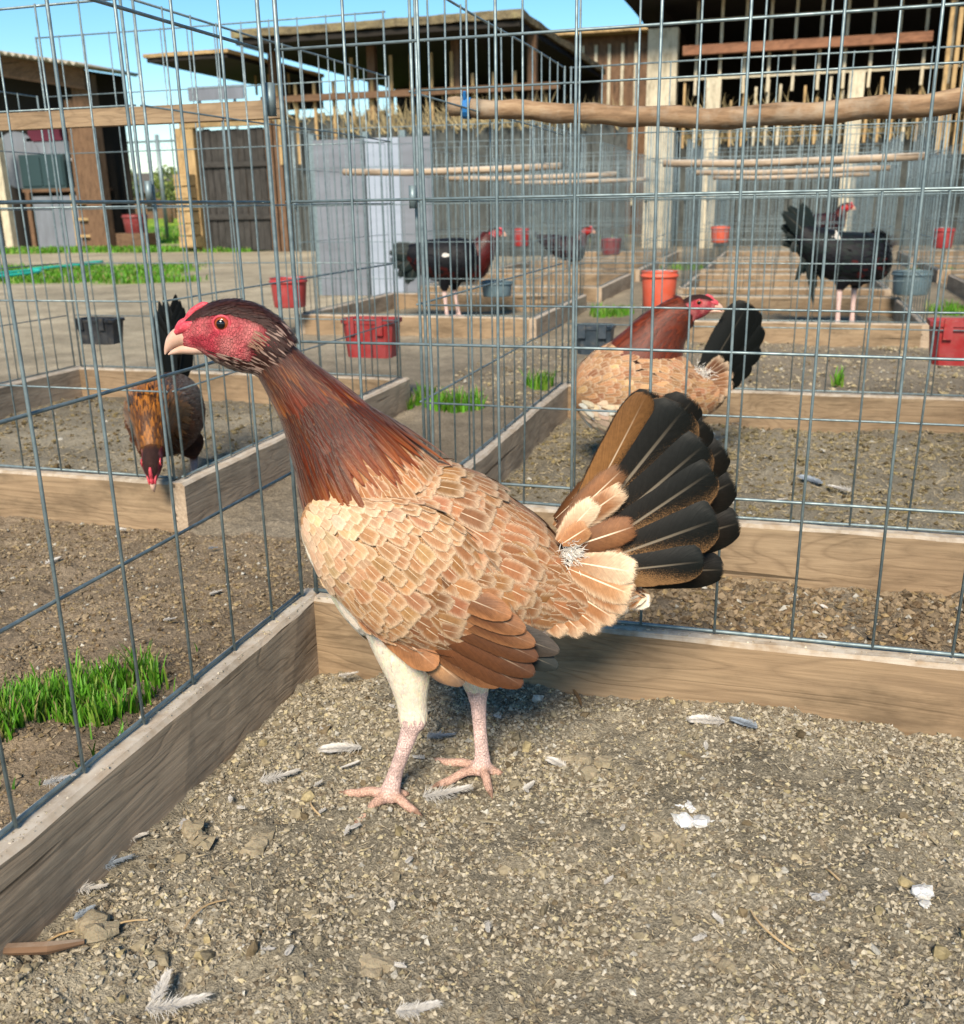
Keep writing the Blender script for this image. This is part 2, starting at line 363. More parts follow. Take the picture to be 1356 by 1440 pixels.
tag(crumbs('soil_crumbs', 500, 0.03, 1.2, -1.0, -0.03, 0.0035, 0.0085, (0.25, 0.21, 0.14), 0.03, 2.2, hi=True), 'larger clods among the crumbs in the buff hen pen', 'soil')
tag(crumbs('soil_crumbs', 30000, -0.95, -0.025, -0.75, 0.49, 0.0010, 0.0048, (0.22, 0.17, 0.11), 0.15), 'dark soil crumbs on the path left of the near board', 'soil')
tag(crumbs('soil_crumbs', 22000, 0.0, 1.3, 0.022, 0.49, 0.0012, 0.0085, (0.22, 0.165, 0.105), 0.08), 'pebbly brown soil between the two near pens', 'soil')
tag(crumbs('soil_crumbs', 14000, 0.025, 1.28, 0.545, 1.82, 0.002, 0.008, (0.20, 0.165, 0.095), 0.4), 'straw and soil litter in the pen of the second hen', 'soil')
tag(crumbs('soil_crumbs', 5000, -1.83, -0.59, 0.53, 1.8, 0.002, 0.009, (0.17, 0.135, 0.075), 0.4), 'dark litter in the pen of the pecking hen', 'soil')
tag(crumbs('soil_crumbs', 7000, -0.6, 1.5, 1.9, 3.7, 0.002, 0.010, (0.28, 0.235, 0.16), 0.1), 'gravelly soil on the cross path behind the second hen', 'soil')

tag(crumbs('soil_crumbs', 900, -0.016, 0.016, -0.9, -0.02, 0.0006, 0.0022, (0.42, 0.37, 0.29), 0.15, zf=0.1065), 'dry dirt specks along the top of the near left board', 'soil')
tag(crumbs('soil_crumbs', 900, 0.02, 1.2, -0.016, 0.016, 0.0006, 0.0026, (0.42, 0.37, 0.29), 0.15, zf=0.1065), 'dry dirt specks along the top of the near back board', 'soil')

# ------------------------------------------------------------------ grass
def grass(name, n, sampler, h0, h1, w, label, cat='grass', lean=0.5):
    x, y = sampler(n); n = len(x); z = ground_h(x, y)-0.004
    a = rng.uniform(0, 2*np.pi, n); h = rng.uniform(h0, h1, n)*(0.5+fbm(x*14, y*14, 5)); ln = rng.uniform(0.15, lean, n)*h; ww = w*rng.uniform(0.6, 1.4, n)
    dx, dy = np.cos(a), np.sin(a); px, py = -dy, dx
    T = [(0, 1), (0.45, 0.85), (0.8, 0.5), (1.0, 0.04)]; V = []; 
    for t, k in T:
        cx = x+dx*ln*t**2; cy = y+dy*ln*t**2; cz = z+h*(t-0.25*t**2*ln/h)
        for sgn in (-1, 1): V.append(np.stack([cx+px*ww*k*sgn, cy+py*ww*k*sgn, cz], -1))
    V = np.stack(V, 1); q = np.array([(0, 1, 3, 2), (2, 3, 5, 4), (4, 5, 7, 6)])
    F = (q[None]+8*np.arange(n)[:, None, None]).reshape(-1, 4)
    base = np.array([0.10, 0.28, 0.018])[None]*(0.45+1.1*rng.random((n, 1))); yl = rng.random(n) < 0.2; base[yl] = np.array([0.20, 0.33, 0.04]); dr = rng.random(n) < 0.09; base[dr] = np.array([0.32, 0.27, 0.12])
    me = np_mesh(name, V.reshape(-1, 3), F, True, {'Col': np.repeat(base, 8, 0)})
    return tag(lk(name, me, M['grass']), label, cat, kind='stuff')
def blob(cx, cy, rx, ry, rot=0.0):
    def f(n):
        t = rng.uniform(0, 2*np.pi, n); r = rng.random(n)**0.62; a = rx*r*np.cos(t); b = ry*r*np.sin(t)
        x = cx+a*math.cos(rot)-b*math.sin(rot); y = cy+a*math.sin(rot)+b*math.cos(rot)
        k = (fbm(x*16, y*16, 15) > 0.38+0.25*(r-0.5)) ; return x[k], y[k]
    return f
def gpt(px, py, z=0.0):
    d = (px-678)/FPX*CR-(py-720)/FPX*CU+CF; k = (z-CAM[2])/d[2]; return CAM+d*k
g0 = gpt(70, 1025); grass('grass_tuft', 4600, blob(g0[0]-0.045, g0[1]-0.02, 0.105, 0.21, -0.55), 0.018, 0.052, 0.0018, 'lush green grass tuft on the path beside the near board')
grass('grass_tuft', 420, blob(g0[0]-0.03, g0[1]+0.01, 0.17, 0.30, -0.55), 0.012, 0.035, 0.0016, 'scattered short grass sprouts around the lush tuft')
for (qx, qy, rx, ry, n, lab) in ((590, 572, 0.05, 0.10, 350, 'small grass tuft at the corner of the pecking hen pen'), (640, 575, 0.10, 0.07, 500, 'grass tuft on the path left of the second hen pen'), (760, 548, 0.06, 0.06, 160, 'sparse grass sprigs by the left board of the second hen pen'), (1178, 545, 0.02, 0.02, 40, 'single grass sprig behind the second hen pen'),
                                 (860, 443, 0.14, 0.2, 400, 'grass patch beneath the navy feeder path'), (1335, 440, 0.14, 0.22, 600, 'grass patch behind the red hanging feeder'), (975, 378, 0.4, 0.35, 500, 'grass strip across the middle aisle'), (1320, 385, 0.3, 0.3, 400, 'grass strip by the blue grey tub'), (355, 505, 0.15, 0.12, 200, 'thin grass on the sandy ground behind the pecking hen'), (880, 378, 0.3, 0.3, 300, 'grass strip beside the far red bucket')):
    q = gpt(qx, qy); grass('grass_tuft', n, blob(q[0], q[1], rx, ry), 0.03, 0.08, 0.0035, lab)
def lawn_far(x0, x1, y0, y1):
    def f(n):
        x = rng.uniform(x0, x1, n*3); y = rng.uniform(y0, y1, n*3); k = rng.random(n*3) < (lawn_mask(x, y)-0.3)*2.0
        return x[k][:n], y[k][:n]
    return f
grass('lawn_grass', 13000, lawn_far(-9.5, -4.6, 6.0, 10.5), 0.03, 0.07, 0.009, 'green turf around the hose on the open ground')
grass('lawn_grass', 11000, lawn_far(-15, -7.6, 12.2, 15.4), 0.04, 0.09, 0.012, 'green turf strip in front of the left shed')
grass('lawn_grass', 15000, lawn_far(-22, -8.9, 16.6, 34), 0.06, 0.14, 0.014, 'bright sunlit meadow behind the sheds')

# ------------------------------------------------------------------ boards and wire panels
def board_mesh(name, L, H, T, seed, bev=0.004, nseg=30):
    r = np.random.default_rng(seed); V = []; 
    prof = [(-T/2+bev, 0), (T/2-bev, 0), (T/2, bev), (T/2, H-bev*1.4), (T/2-bev*1.4, H), (-T/2+bev*1.4, H), (-T/2, H-bev*1.4), (-T/2, bev)]
    for i in range(nseg+1):
        x = L*i/nseg; wob = (vnoise(np.array([x*3.0]), np.array([seed*1.7]), seed)[0]-0.5)*0.006
        for k, (y, z) in enumerate(prof):
            j = (vnoise(np.array([x*25.0]), np.array([k*3.1+seed]), seed+5)[0]-0.5)*0.0035
            V.append((x, y+wob+j, z+j*(1 if z > H/2 else 0)))
    F = []
    for i in range(nseg):
        for k in range(8): F.append((i*8+k, i*8+(k+1) % 8, (i+1)*8+(k+1) % 8, (i+1)*8+k))
    me = bpy.data.meshes.new(name); me.from_pydata(V, [], [f[::-1] for f in F]+[tuple(range(8)), tuple(nseg*8+k for k in range(7, -1, -1))]); me.update(); return me
BT, BZ0, BH = 0.038, -0.035, 0.107
SP, RW, RZ = 0.1016, 0.1866, 0.1126
def panel_mesh(name, L, rows, seed, seg=6, wr=0.0020):
    """a welded wire panel along local +X, from z=RZ up"""
    r = np.random.default_rng(seed); b = MB(); n = int(round(L/SP)); H = RZ+RW*rows
    for i in range(n+1):
        x = min(max(i*L/n, 0.006), L-0.006); end = i in (0, n); rr = 0.0031 if end else wr
        j = r.normal(0, 0.0012, 4)
        b.tube([(x+(0 if end else j[0]), 0, RZ-0.002), (x+(0 if end else j[1]), (0 if end else j[2]*1.5), RZ+0.35*(H-RZ)), (x, (0 if end else j[3]*1.5), RZ+0.7*(H-RZ)), (x, 0, H+0.003)], rr, seg)
    for k in range(rows+1):
        z = RZ+RW*k; rr = wr*1.25 if k in (0, rows) else wr
        j = r.normal(0, 0.001, 3)
        b.tube([(0, wr*1.6, z), (L*0.33, wr*1.6+j[0], z+j[1]), (L*0.66, wr*1.6+j[1], z+j[2]), (L, wr*1.6, z)], rr, seg)
    return b.mesh(name, True)
PMX = panel_mesh('wire_panel', PW-0.02, 5, 3); PMY = panel_mesh('wire_panel', PD-0.02, 5, 4); PMX6 = panel_mesh('wire_panel', PW-0.02, 6, 5)
BMX = [board_mesh('board', PW-BT, BH-BZ0, BT, s) for s in (1, 2, 3)]; BMY = [board_mesh('board', PD+BT, BH-BZ0, BT, s) for s in (4, 5, 6)]
clipb = MB(); clipb.tube([(0, 0, -0.02), (0, 0, 0.02)], 0.0072, 10); CLIP = clipb.mesh('panel_clip', True)
def make_pen(x0, y0, label, sides='LRFB', tall=False, k=0, mats=('board', 'board'), clips=()):
    t = thing('wire_pen', label, 'pen', (x0, y0, 0), 0, 'wire poultry pens')
    def bd(me, x, y, rz, m):
        o = bpy.data.objects.new('board', me); COL.objects.link(o); o.parent = t; o.location = (x, y, BZ0); o.rotation_euler = (0, 0, rz)
        if not me.materials: me.materials.append(None)
        o.material_slots[0].link = 'OBJECT'; o.material_slots[0].material = M[m]
    def pn(me, x, y, rz): lk('wire_panel', me, M['wire'], t, (x, y, 0), rz)
    # side boards run through, front and back boards butt between them
    if 'L' in sides: bd(BMY[k % 3], 0, -BT/2, R(90), mats[1]); pn(PMY, 0, 0.01, R(90))
    if 'R' in sides: bd(BMY[(k+1) % 3], PW, -BT/2, R(90), mats[1]); pn(PMY, PW, 0.01, R(90))
    if 'F' in sides: bd(BMX[k % 3], BT/2, 0, 0, mats[0]); pn(PMX, 0.01, 0, 0)
    if 'B' in sides: bd(BMX[(k+2) % 3], BT/2, PD, 0, mats[0]); pn(PMX6 if tall else PMX, 0.01, PD, 0)
    for (cx, cy, cz) in clips: lk('panel_clip', CLIP, M['wire'], t, (cx, cy, cz))
    return t
pen_labels = {
 (1, 0): 'wire pen with wooden base boards around the large buff hen', (1, 1): 'wire pen holding the second buff hen with branch perch', (0, 1): 'wire pen on pine boards holding the dark pecking hen',
 (0, 2): 'wire pen with the red and green rooster standing behind its front board', (1, 2): 'wire pen with the black rooster inside', (2, 2): 'wire pen right of the black rooster pen',
 (0, 3): 'wire pen behind the red and green rooster', (1, 3): 'wire pen directly behind the black rooster pen', (2, 3): 'wire pen with a blue grey tub at its corner',
 (0, 4): 'far wire pen with the dark red headed rooster', (1, 4): 'far wire pen in the column of the black rooster', (2, 4): 'far wire pen below the orange beam',
 (0, 5): 'farthest wire pen before the grey plank fence on the rooster side', (1, 5): 'farthest wire pen in front of the pale posts', (2, 5): 'farthest wire pen by the right barn'}
for j, y0 in enumerate(PY):
    for i, x0 in enumerate(PX):
        if (i, j) not in pen_labels: continue
        sides = 'LRB' if j == 0 else 'LRFB'
        cl = ((0, PD, 0.80),) if j == 0 else (((PW, 0, 0.70),) if (i, j) == (0, 1) else ((0, 0, 0.68),))
        make_pen(x0, y0, pen_labels[i, j], sides, (i, j) == (0, 1), i+j*2, ('board', 'board_warm') if i else (('board', 'board_warm')), cl)

# ------------------------------------------------------------------ perches
def perch(x0, x1, y, pts, r, m, label, n=10, seed=0):
    b = MB(); V = []
    rr = np.random.default_rng(seed)
    b.tube(pts, r, n); o = b.build('perch', m, None, None, 0, True); return tag(o, label, 'perch', 'perches in the pens')
def bark_mat():
    m = mat('bark', rough=0.8, spec=0.2); g = G(m); co = g.coord('Object')
    n = g.noise(g.map(co, (9, 40, 40)), 1, 5, 0.65); n2 = g.noise(co, 14, 4, 0.6)
    c = g.ramp(n, (0.3, (0.10, 0.062, 0.035)), (0.5, (0.24, 0.15, 0.085)), (0.7, (0.36, 0.25, 0.15))); c = g.mix(g.ramp(n2, (0.5, 0.0), (0.68, 0.7)), c, (0.33, 0.27, 0.20))
    g.color(c); g.bump(n, 0.5, 0.006); return m
M['bark'] = bark_mat()
br = [(-0.075, 0.97, 0.872), (0.0, 0.98, 0.866), (0.11, 1.0, 0.858), (0.22, 1.0, 0.848), (0.33, 1.0, 0.840), (0.48, 1.0, 0.829), (0.62, 1.0, 0.830), (0.76, 1.0, 0.834), (0.90, 1.0, 0.838), (1.05, 1.0, 0.852), (1.31, 1.0, 0.862)]
bt = thing('branch_perch', 'bent bark covered branch perch tied with blue strap above second hen', 'perch', (0, 0, 0))
b = MB(); dense = []; rad = []
for i in range(len(br)-1):
    for t in np.linspace(0, 1, 5, endpoint=False):
        p = np.array(br[i])*(1-t)+np.array(br[i+1])*t; k = len(dense); dense.append(p+np.array([0, 0, 0.0022*math.sin(k*0.9)])); rad.append(0.0195+0.0035*k/50+0.0011*math.sin(k*1.7))
dense.append(np.array(br[-1])); rad.append(0.023)
b.tube(dense, rad, 12); b.build('branch', M['bark'], bt, None, 0, True)
b = MB(); b.tube([(-0.042, 0.973, 0.868), (-0.026, 0.975, 0.867)], 0.0225, 14, False); b.tube([(-0.036, 0.96, 0.886), (-0.034, 0.955, 0.9)], 0.004, 6); b.build('strap', M['tie'], bt)
b = MB(); b.box(0, 1.33, -0.019, 0.019, 0.0, 0.042); o = b.build('batten_perch', M['plank_brown'], None, (-1.885, 1.12, 0.877)); tag(o, 'square wooden batten perch above the dark pecking hen', 'perch')
o.material_slots[0].material = M['board']
for (i, j, yy, lab) in ((0, 2, 0.65, 'pale round perch above the red and green rooster'), (1, 2, 0.65, 'round perch above the black rooster'), (0, 3, 0.6, 'perch in the pen behind the red and green rooster'), (1, 3, 0.7, 'perch in the pen behind the black rooster'), (1, 4, 0.6, 'far perch in the column of the black rooster'), (0, 4, 0.6, 'far perch above the red headed rooster')):
    b = MB(); b.tube([(0.0, 0, 0), (0.4, 0, -0.012), (0.9, 0, -0.008), (PW, 0, 0.0)], 0.019, 8); tag(b.build('pole_perch', M['board_warm'], None, (PX[i], PY[j]+yy, 0.86), 0, True), lab, 'perch', 'perches in the pens')

# ------------------------------------------------------------------ buckets and feeders
def round_bucket(name, loc, r, h, m, label, taper=0.86, handle=False, group='buckets hung on the pens'):
    t = thing(name, label, 'bucket', loc, 0, group)
    b = MB(); b.lathe([(0.001, 0.004), (r*taper*0.96, 0.0), (r*taper, 0.006), (r*0.97, h*0.82), (r*0.97, h*0.83), (r*1.05, h*0.84), (r*1.05, h*0.90), (r*0.99, h*0.91), (r, h*0.985), (r*1.03, h), (r*0.95, h), (r*0.93, h*0.9), (r*taper*0.93, 0.012), (0.001, 0.012)], 28)
    b.build('shell', m, t, None, 0, True)
    hb = MB(); hb.tube([(r*1.03*math.cos(a), r*1.03*math.sin(a)*0.35-r*0.8*math.sin(a), h*0.92+0.02*math.sin(a)) for a in np.linspace(0, math.pi, 9)], 0.0022, 5); hb.build('handle', M['wire'], t)
    return t
def box_feeder(name, loc, w_, d, h, m, label, taper=0.86):
    """tapered rectangular feeder hooked on the wire"""
    t = thing(name, label, 'feeder', loc, 0, 'feeders hooked on the pens')
    b = MB(); th = 0.004
    def ring(s, z, ins):
        a = w_/2*s-ins; c = d/2*s-ins; k = 0.018*s
        return [(-a+k, -c, z), (a-k, -c, z), (a, -c+k, z), (a, c-k, z), (a-k, c, z), (-a+k, c, z), (-a, c-k, z), (-a, -c+k, z)]
    rs = [ring(taper, 0, 0), ring(1-0.14*(1-0.88), h*0.88, 0), ring(1.05, h*0.885, 0), ring(1.06, h, 0), ring(1.0, h, th), ring(taper, th, th)]
    V = [p for q in rs for p in q]; F = [tuple(range(7, -1, -1)), tuple(range(40, 48))]
    for i in range(5):
        for k in range(8): F.append((i*8+k, i*8+(k+1) % 8, (i+1)*8+(k+1) % 8, (i+1)*8+k))
    b.add(V, F); b.build('tub', m, t)
    for sx in (-1, 1):
        hb = MB(); hb.box(sx*w_*0.28-0.012, sx*w_*0.28+0.012, -d/2-0.008, -d/2+0.004, h*0.6, h*1.06); hb.build('hook', m, t)
    return t
yb = PY[1]+PD+0.062
box_feeder('hanging_feeder', (-0.685, yb, 0.170), 0.185, 0.11, 0.13, M['red'], 'deep red feeder hooked behind the pecking hen pen corner')
box_feeder('hanging_feeder', (0.09, yb, 0.200), 0.118, 0.10, 0.09, M['navy'], 'navy feeder hooked at the left of the second hen pen')
box_feeder('hanging_feeder', (1.175, yb, 0.197), 0.19, 0.11, 0.126, M['red'], 'faded red feeder hooked behind the second hen pen')
box_feeder('hanging_feeder', (-1.785, yb, 0.190), 0.165, 0.10, 0.092, M['black_plastic'], 'black feeder hooked on the far left corner of the pecking hen pen')
round_bucket('bucket', (0.09, 3.62, 0.178), 0.086, 0.170, M['orange'], 'bright orange red bucket hung behind the second hen')
round_bucket('bucket', (-1.88, 3.62, 0.155), 0.098, 0.155, M['red'], 'dusty red bucket hung at the outer corner of a rooster pen')
round_bucket('bucket', (0.13, 7.45, 0.33), 0.078, 0.13, M['orange'], 'small orange bucket hung in front of a pale post')
round_bucket('bucket', (1.84, 7.45, 0.28), 0.078, 0.15, M['red'], 'red bucket hung on the right far pen corner')
round_bucket('bucket', (-0.78, 7.45, 0.235), 0.088, 0.135, M['maroon'], 'maroon bucket hung on the far pen of the red headed rooster')
round_bucket('bucket', (-1.575, 7.45, 0.31), 0.075, 0.15, M['red'], 'small red bucket above the head of the red and green rooster')
round_bucket('tub', (-1.04, 4.75, 0.12), 0.098, 0.09, M['bluegrey'], 'low blue grey tub beside the red and green rooster', 0.9)
round_bucket('tub', (1.36, 4.95, 0.135), 0.105, 0.13, M['bluegrey'], 'blue grey tub at the corner of the black rooster pen', 0.9)
fb = gpt(265, 345); round_bucket('bucket', (fb[0], fb[1]-1.6, 0.28), 0.22, 0.32, M['maroon'], 'faded red bucket on a block by the meadow')
b = MB(); b.box(-0.3, 0.3, -0.2, 0.2, -0.02, 0.28); tag(b.build('timber_block', M['plank_brown'], None, (fb[0], fb[1]-1.6, 0)), 'brown timber block under the faded red bucket', 'block')

# ------------------------------------------------------------------ buildings
def box_part(t, name, m, x0, x1, y0, y1, z0, z1):
    """mesh built about its own corner so that grain runs along its length"""
    b = MB(); d = (x1-x0, y1-y0, z1-z0)
    if d[2] >= max(d[0], d[1]):      # upright : length along local X, then stood up
        b.box(0, d[2], 0, d[1], 0, d[0]); o = b.build(name, m, t, (x1, y0, z0)); o.rotation_euler = (0, R(-90), 0)
    elif d[1] > d[0]:
        b.box(0, d[1], 0, d[0], 0, d[2]); o = b.build(name, m, t, (x1, y0, z0)); o.rotation_euler = (0, 0, R(90))
    else:
        b.box(0, d[0], 0, d[1], 0, d[2]); o = b.build(name, m, t, (x0, y0, z0))
    return o
def rough_slab(t, name, m, x0, x1, y0, y1, z0, z1, zs=0.0, seed=1, jag=0.05, nx_=40, ny_=14):
    """roof slab with uneven edges; zs : rise along +X"""
    xs = np.linspace(x0, x1, nx_); ys = np.linspace(y0, y1, ny_); Xg, Yg = np.meshgrid(xs, ys); r = np.random.default_rng(seed)
    ex = np.zeros_like(Xg); edge = np.zeros_like(Yg); edge[0] = r.uniform(-jag, jag, nx_); edge[-1] = r.uniform(-jag, jag, nx_); ex[:, 0] = r.uniform(-jag, jag, ny_); ex[:, -1] = r.uniform(-jag, jag, ny_)
    top = z1+zs*(Xg-x0)/(x1-x0)+(fbm(Xg*2, Yg*2, seed)-0.5)*jag*1.6; bot = z0+zs*(Xg-x0)/(x1-x0)+(fbm(Xg*3, Yg*3, seed+3)-0.5)*jag
    n = nx_*ny_; V = np.concatenate([np.stack([Xg+ex, Yg+edge, top], -1).reshape(-1, 3), np.stack([Xg+ex, Yg+edge, bot], -1).reshape(-1, 3)])
    ii = np.arange(n).reshape(ny_, nx_); F = [np.stack([ii[:-1, :-1], ii[:-1, 1:], ii[1:, 1:], ii[1:, :-1]], -1).reshape(-1, 4)]
    F.append((F[0]+n)[:, ::-1]); rim = np.concatenate([ii[0, :], ii[1:, -1], ii[-1, -2::-1], ii[-2:0:-1, 0]]); nr = np.roll(rim, -1)
    F.append(np.stack([rim, rim+n, nr+n, nr], -1))
    return lk(name, np_mesh(name, V, F, False), m, t)
def corrugated(t, name, m, x0, x1, y0, y1, z0, zs, amp=0.03, pitch=0.15):
    xs = np.arange(x0, x1, pitch/6); ys = np.array([y0, y1]); Xg, Yg = np.meshgrid(xs, ys); Zg = z0+zs*(Xg-x0)/(x1-x0)+amp*np.sin(Xg*2*np.pi/pitch)
    n = Xg.size; V = np.concatenate([np.stack([Xg, Yg, Zg], -1).reshape(-1, 3), np.stack([Xg, Yg, Zg-0.012], -1).reshape(-1, 3)]); ii = np.arange(n).reshape(2, -1)
    F = [np.stack([ii[:-1, :-1], ii[:-1, 1:], ii[1:, 1:], ii[1:, :-1]], -1).reshape(-1, 4)]; F.append((F[0]+n)[:, ::-1]); rim = np.concatenate([ii[0], ii[1][::-1]]); nr = np.roll(rim, -1); F.append(np.stack([rim, rim+n, nr+n, nr], -1))
    return lk(name, np_mesh(name, V, F, True), m, t)
rr = np.random.default_rng(12)

# the grey plank fence behind the pens
fences = []
for (fx0, fx1, fy, fh, lab) in ((-5.1, -1.35, 11.75, 1.72, 'tall weathered grey plank fence topped with dry reeds behind the pens'), (-0.95, 5.4, 14.55, 1.62, 'dark plank fence standing behind the pale barn posts')):
    t = thing('plank_fence', lab, 'fence', (0, 0, 0)); fences.append(t)
    x = fx0
    while x < fx1:
        wv = rr.uniform(0.12, 0.17); box_part(t, 'plank', M['plank_grey'], x, x+wv-0.012, fy+rr.uniform(-0.012, 0.012), fy+0.03, -0.05, fh+rr.uniform(-0.08, 0.05)); x += wv
    for z in (0.45, 1.35): box_part(t, 'rail', M['plank_grey'], fx0, fx1, fy+0.045, fy+0.10, z, z+0.09)
def straw_fringe(parent, x0, x1, y, z, n, name='straw_topping', lo=-0.18, hi=0.14, dep=0.14):
    x_ = rng.uniform(x0, x1, n); y_ = y+rng.normal(0, dep*0.5, n); z_ = z+rng.normal(0, 0.035, n); l = rng.uniform(0.12, 0.34, n)
    a = rng.uniform(-1.2, 1.2, n)+np.where(rng.random(n) < 0.5, 0, math.pi); el = rng.uniform(0.55, 1.5, n); z_ = z_-0.12
    d = np.stack([np.cos(a)*np.cos(el), np.sin(a)*np.cos(el)*0.6-0.2, np.sin(el)], -1)*l[:, None]; c = np.stack([x_, y_, z_], -1); wv = np.array([0, 0, 0.001]); wx = np.array([0.009, 0.004, 0])
    V = np.stack([c-wv-wx, c+wv+wx, c+d], 1).reshape(-1, 3); F = np.arange(3*n).reshape(-1, 3)
    base = np.array([0.40, 0.32, 0.17])[None]*(0.4+0.7*rng.random((n, 1)))
    return tag(lk(name, np_mesh(name, V, F, False, {'Col': np.repeat(base, 3, 0)}), M['straw'], parent), kind='stuff')
M['straw'] = vcol_mat('dry_straw', 0.8, 0.2)
straw_fringe(fences[0], -5.1, -1.35, 11.73, 1.74, 600); straw_fringe(fences[1], -0.95, 5.4, 14.5, 1.62, 900)

# centre barn
t = thing('open_barn', 'dark open barn with mossy flat roof and wire front behind the fence', 'barn', (0, 0, 0))
rough_slab(t, 'roof', M['thatch'], -7.15, -2.85, 12.5, 19.0, 2.99, 3.09, 0.0, 5, 0.02)
rough_slab(t, 'shade_slab', M['dark'], -7.10, -2.90, 12.55, 18.9, 2.90, 2.965, 0.0, 6, 0.008)  # black slab added to paint the roof underside as shaded
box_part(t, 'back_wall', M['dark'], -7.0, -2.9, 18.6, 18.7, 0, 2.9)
for xx in (-7.0, -5.4, -4.1, -2.98): box_part(t, 'post', M['plank_brown'], xx, xx+0.12, 13.3, 13.42, -0.05, 2.92)
box_part(t, 'beam', M['plank_brown'], -7.1, -2.5, 13.16, 13.26, 2.18, 2.27)
for xx in np.arange(-6.9, -2.9, 0.31): box_part(t, 'batten', M['plank_tan'], xx, xx+0.045, 13.27, 13.30, 1.3, 2.75 if rr.random() < 0.5 else 2.45)
straw_fringe(t, -7.0, -2.6, 13.1, 2.02, 200)
for xx in np.arange(-7.0, -2.9, 0.165): box_part(t, 'plank', M['plank_grey'], xx, xx+0.15, 13.45, 13.48, -0.05, 2.0+rr.uniform(-0.06, 0.06))

# lean-to on the left of the barn, with the tan framed dark plank door
t = thing('lean_to', 'lean-to shed with tan timber frame and dark plank door', 'shed', (0, 0, 0))
rough_slab(t, 'roof', M['plank_tan'], -8.62, -7.2, 12.5, 15.7, 2.81, 2.86, 0.0, 9, 0.010)
rough_slab(t, 'shade_slab', M['dark'], -8.58, -7.24, 12.54, 15.66, 2.75, 2.795, 0.0, 10, 0.006)  # shade below the lean-to roof, painted as a black slab
box_part(t, 'post', M['plank_tan'], -8.80, -8.48, 13.42, 13.56, -0.05, 1.9)
box_part(t, 'post', M['plank_brown'], -7.14, -7.02, 13.28, 13.40, -0.05, 2.0)
box_part(t, 'lintel', M['plank_tan'], -8.70, -7.03, 13.40, 13.52, 1.9, 2.06)
dr = bpy.data.objects.new('door', None); COL.objects.link(dr); dr.parent = t
for i, xx in enumerate(np.arange(-8.44, -7.16, 0.118)): box_part(dr, 'plank', M['plank_dark'], xx, xx+0.108, 13.47+0.004*(i % 3), 13.50, 0.02, 1.88-rr.uniform(0, 0.03))
for z in (0.5, 1.3): box_part(dr, 'rail', M['plank_dark'], -8.40, -7.2, 13.43, 13.465, z, z+0.08)
for z in np.arange(0.08, 1.2, 0.19): box_part(t, 'stacked_block', M['plank_tan'], -8.80+rr.uniform(0, .04), -8.46-rr.uniform(0, .05), 13.2, 13.415, z, z+0.17)
for xx in np.arange(-7.9, -7.2, 0.12): box_part(t, 'batten', M['plank_tan'], xx, xx+0.03, 14.5, 14.53, 2.45, 2.80)
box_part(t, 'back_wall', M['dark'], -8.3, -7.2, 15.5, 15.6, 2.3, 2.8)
# small grey sign board hanging behind (blank)
b = MB(); b.box(0, 1.25, 0, 0.03, 0, 0.26); tag(b.build('grey_board', M['sheet'], None, (-11.1, 17.6, 2.75)), 'blank grey board mounted high behind the lean-to', 'board')
b = MB(); b.tube([(-10.9, 17.68, -0.05), (-10.9, 17.68, 3.02)], 0.03, 8); b.tube([(-10.1, 17.68, -0.05), (-10.1, 17.68, 3.02)], 0.03, 8); tag(b.build('sign_frame', M['wire']), 'thin metal post frame carrying the blank grey board', 'frame')

# barn far behind, between centre and right barns
t = thing('far_barn', 'far barn with tan roof edge and pale battens on dark red wall', 'barn', (0, 0, 0))
rough_slab(t, 'roof', M['plank_tan'], -4.6, -0.6, 19.8, 25, 3.86, 3.95, 0.0, 14, 0.03)
box_part(t, 'wall', M['plank_brown'], -4.5, -0.7, 20.3, 20.4, 0, 3.86)
for xx in np.arange(-4.4, -0.8, 0.27): box_part(t, 'batten', M['plank_pale'], xx, xx+0.06, 20.25, 20.295, 0.6, 3.7)

# right barn
t = thing('timber_barn', 'large timber barn with pale posts, battens and an orange brown beam', 'barn', (0, 0, 0))
rough_slab(t, 'roof', M['plank_brown'], -1.75, 7.0, 13.2, 20, 3.38, 3.52, 0.0, 21, 0.03)
rough_slab(t, 'shade_slab', M['dark'], -1.7, 6.95, 13.26, 19.9, 3.31, 3.36, 0.0, 22, 0.008)  # added black layer, painted shade beneath the barn roof
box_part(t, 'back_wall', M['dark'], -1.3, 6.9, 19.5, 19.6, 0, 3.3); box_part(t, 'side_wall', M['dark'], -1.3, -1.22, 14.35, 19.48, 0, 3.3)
for xx in (-0.56, 1.32, 3.2, 5.1): box_part(t, 'post', M['plank_pale'], xx, xx+0.2, 13.9, 14.08, -0.05, 2.28)
box_part(t, 'corner_post', M['plank_pale'], -1.42, -1.0, 14.12, 14.34, -0.05, 3.0)
box_part(t, 'beam', M['plank_orange'], -0.9, 2.3, 13.86, 13.98, 2.60, 2.72)
for xx in np.arange(-0.75, 6.5, 0.33): box_part(t, 'batten', M['plank_pale'], xx, xx+0.04, 14.10, 14.13, 2.1, 3.34)
for z in (2.30, 3.05): box_part(t, 'rail', M['plank_pale'], -0.98, 6.8, 14.135, 14.16, z, z+0.03)
for xx in np.arange(-0.9, 2.9, 0.165):
    box_part(t, 'slat', M['plank_tan'] if rr.random() < 0.6 else M['plank_pale'], xx, xx+0.035, 14.17, 14.19, 1.4, 1.95+rr.uniform(0, 0.42))
for xx in np.arange(2.45, 6.5, 0.10):
    box_part(t, 'slat', M['plank_tan'], xx, xx+0.05, 13.6+rr.uniform(-.05, .05), 13.63+0.06, 1.2, 2.7+rr.uniform(0, 0.6))
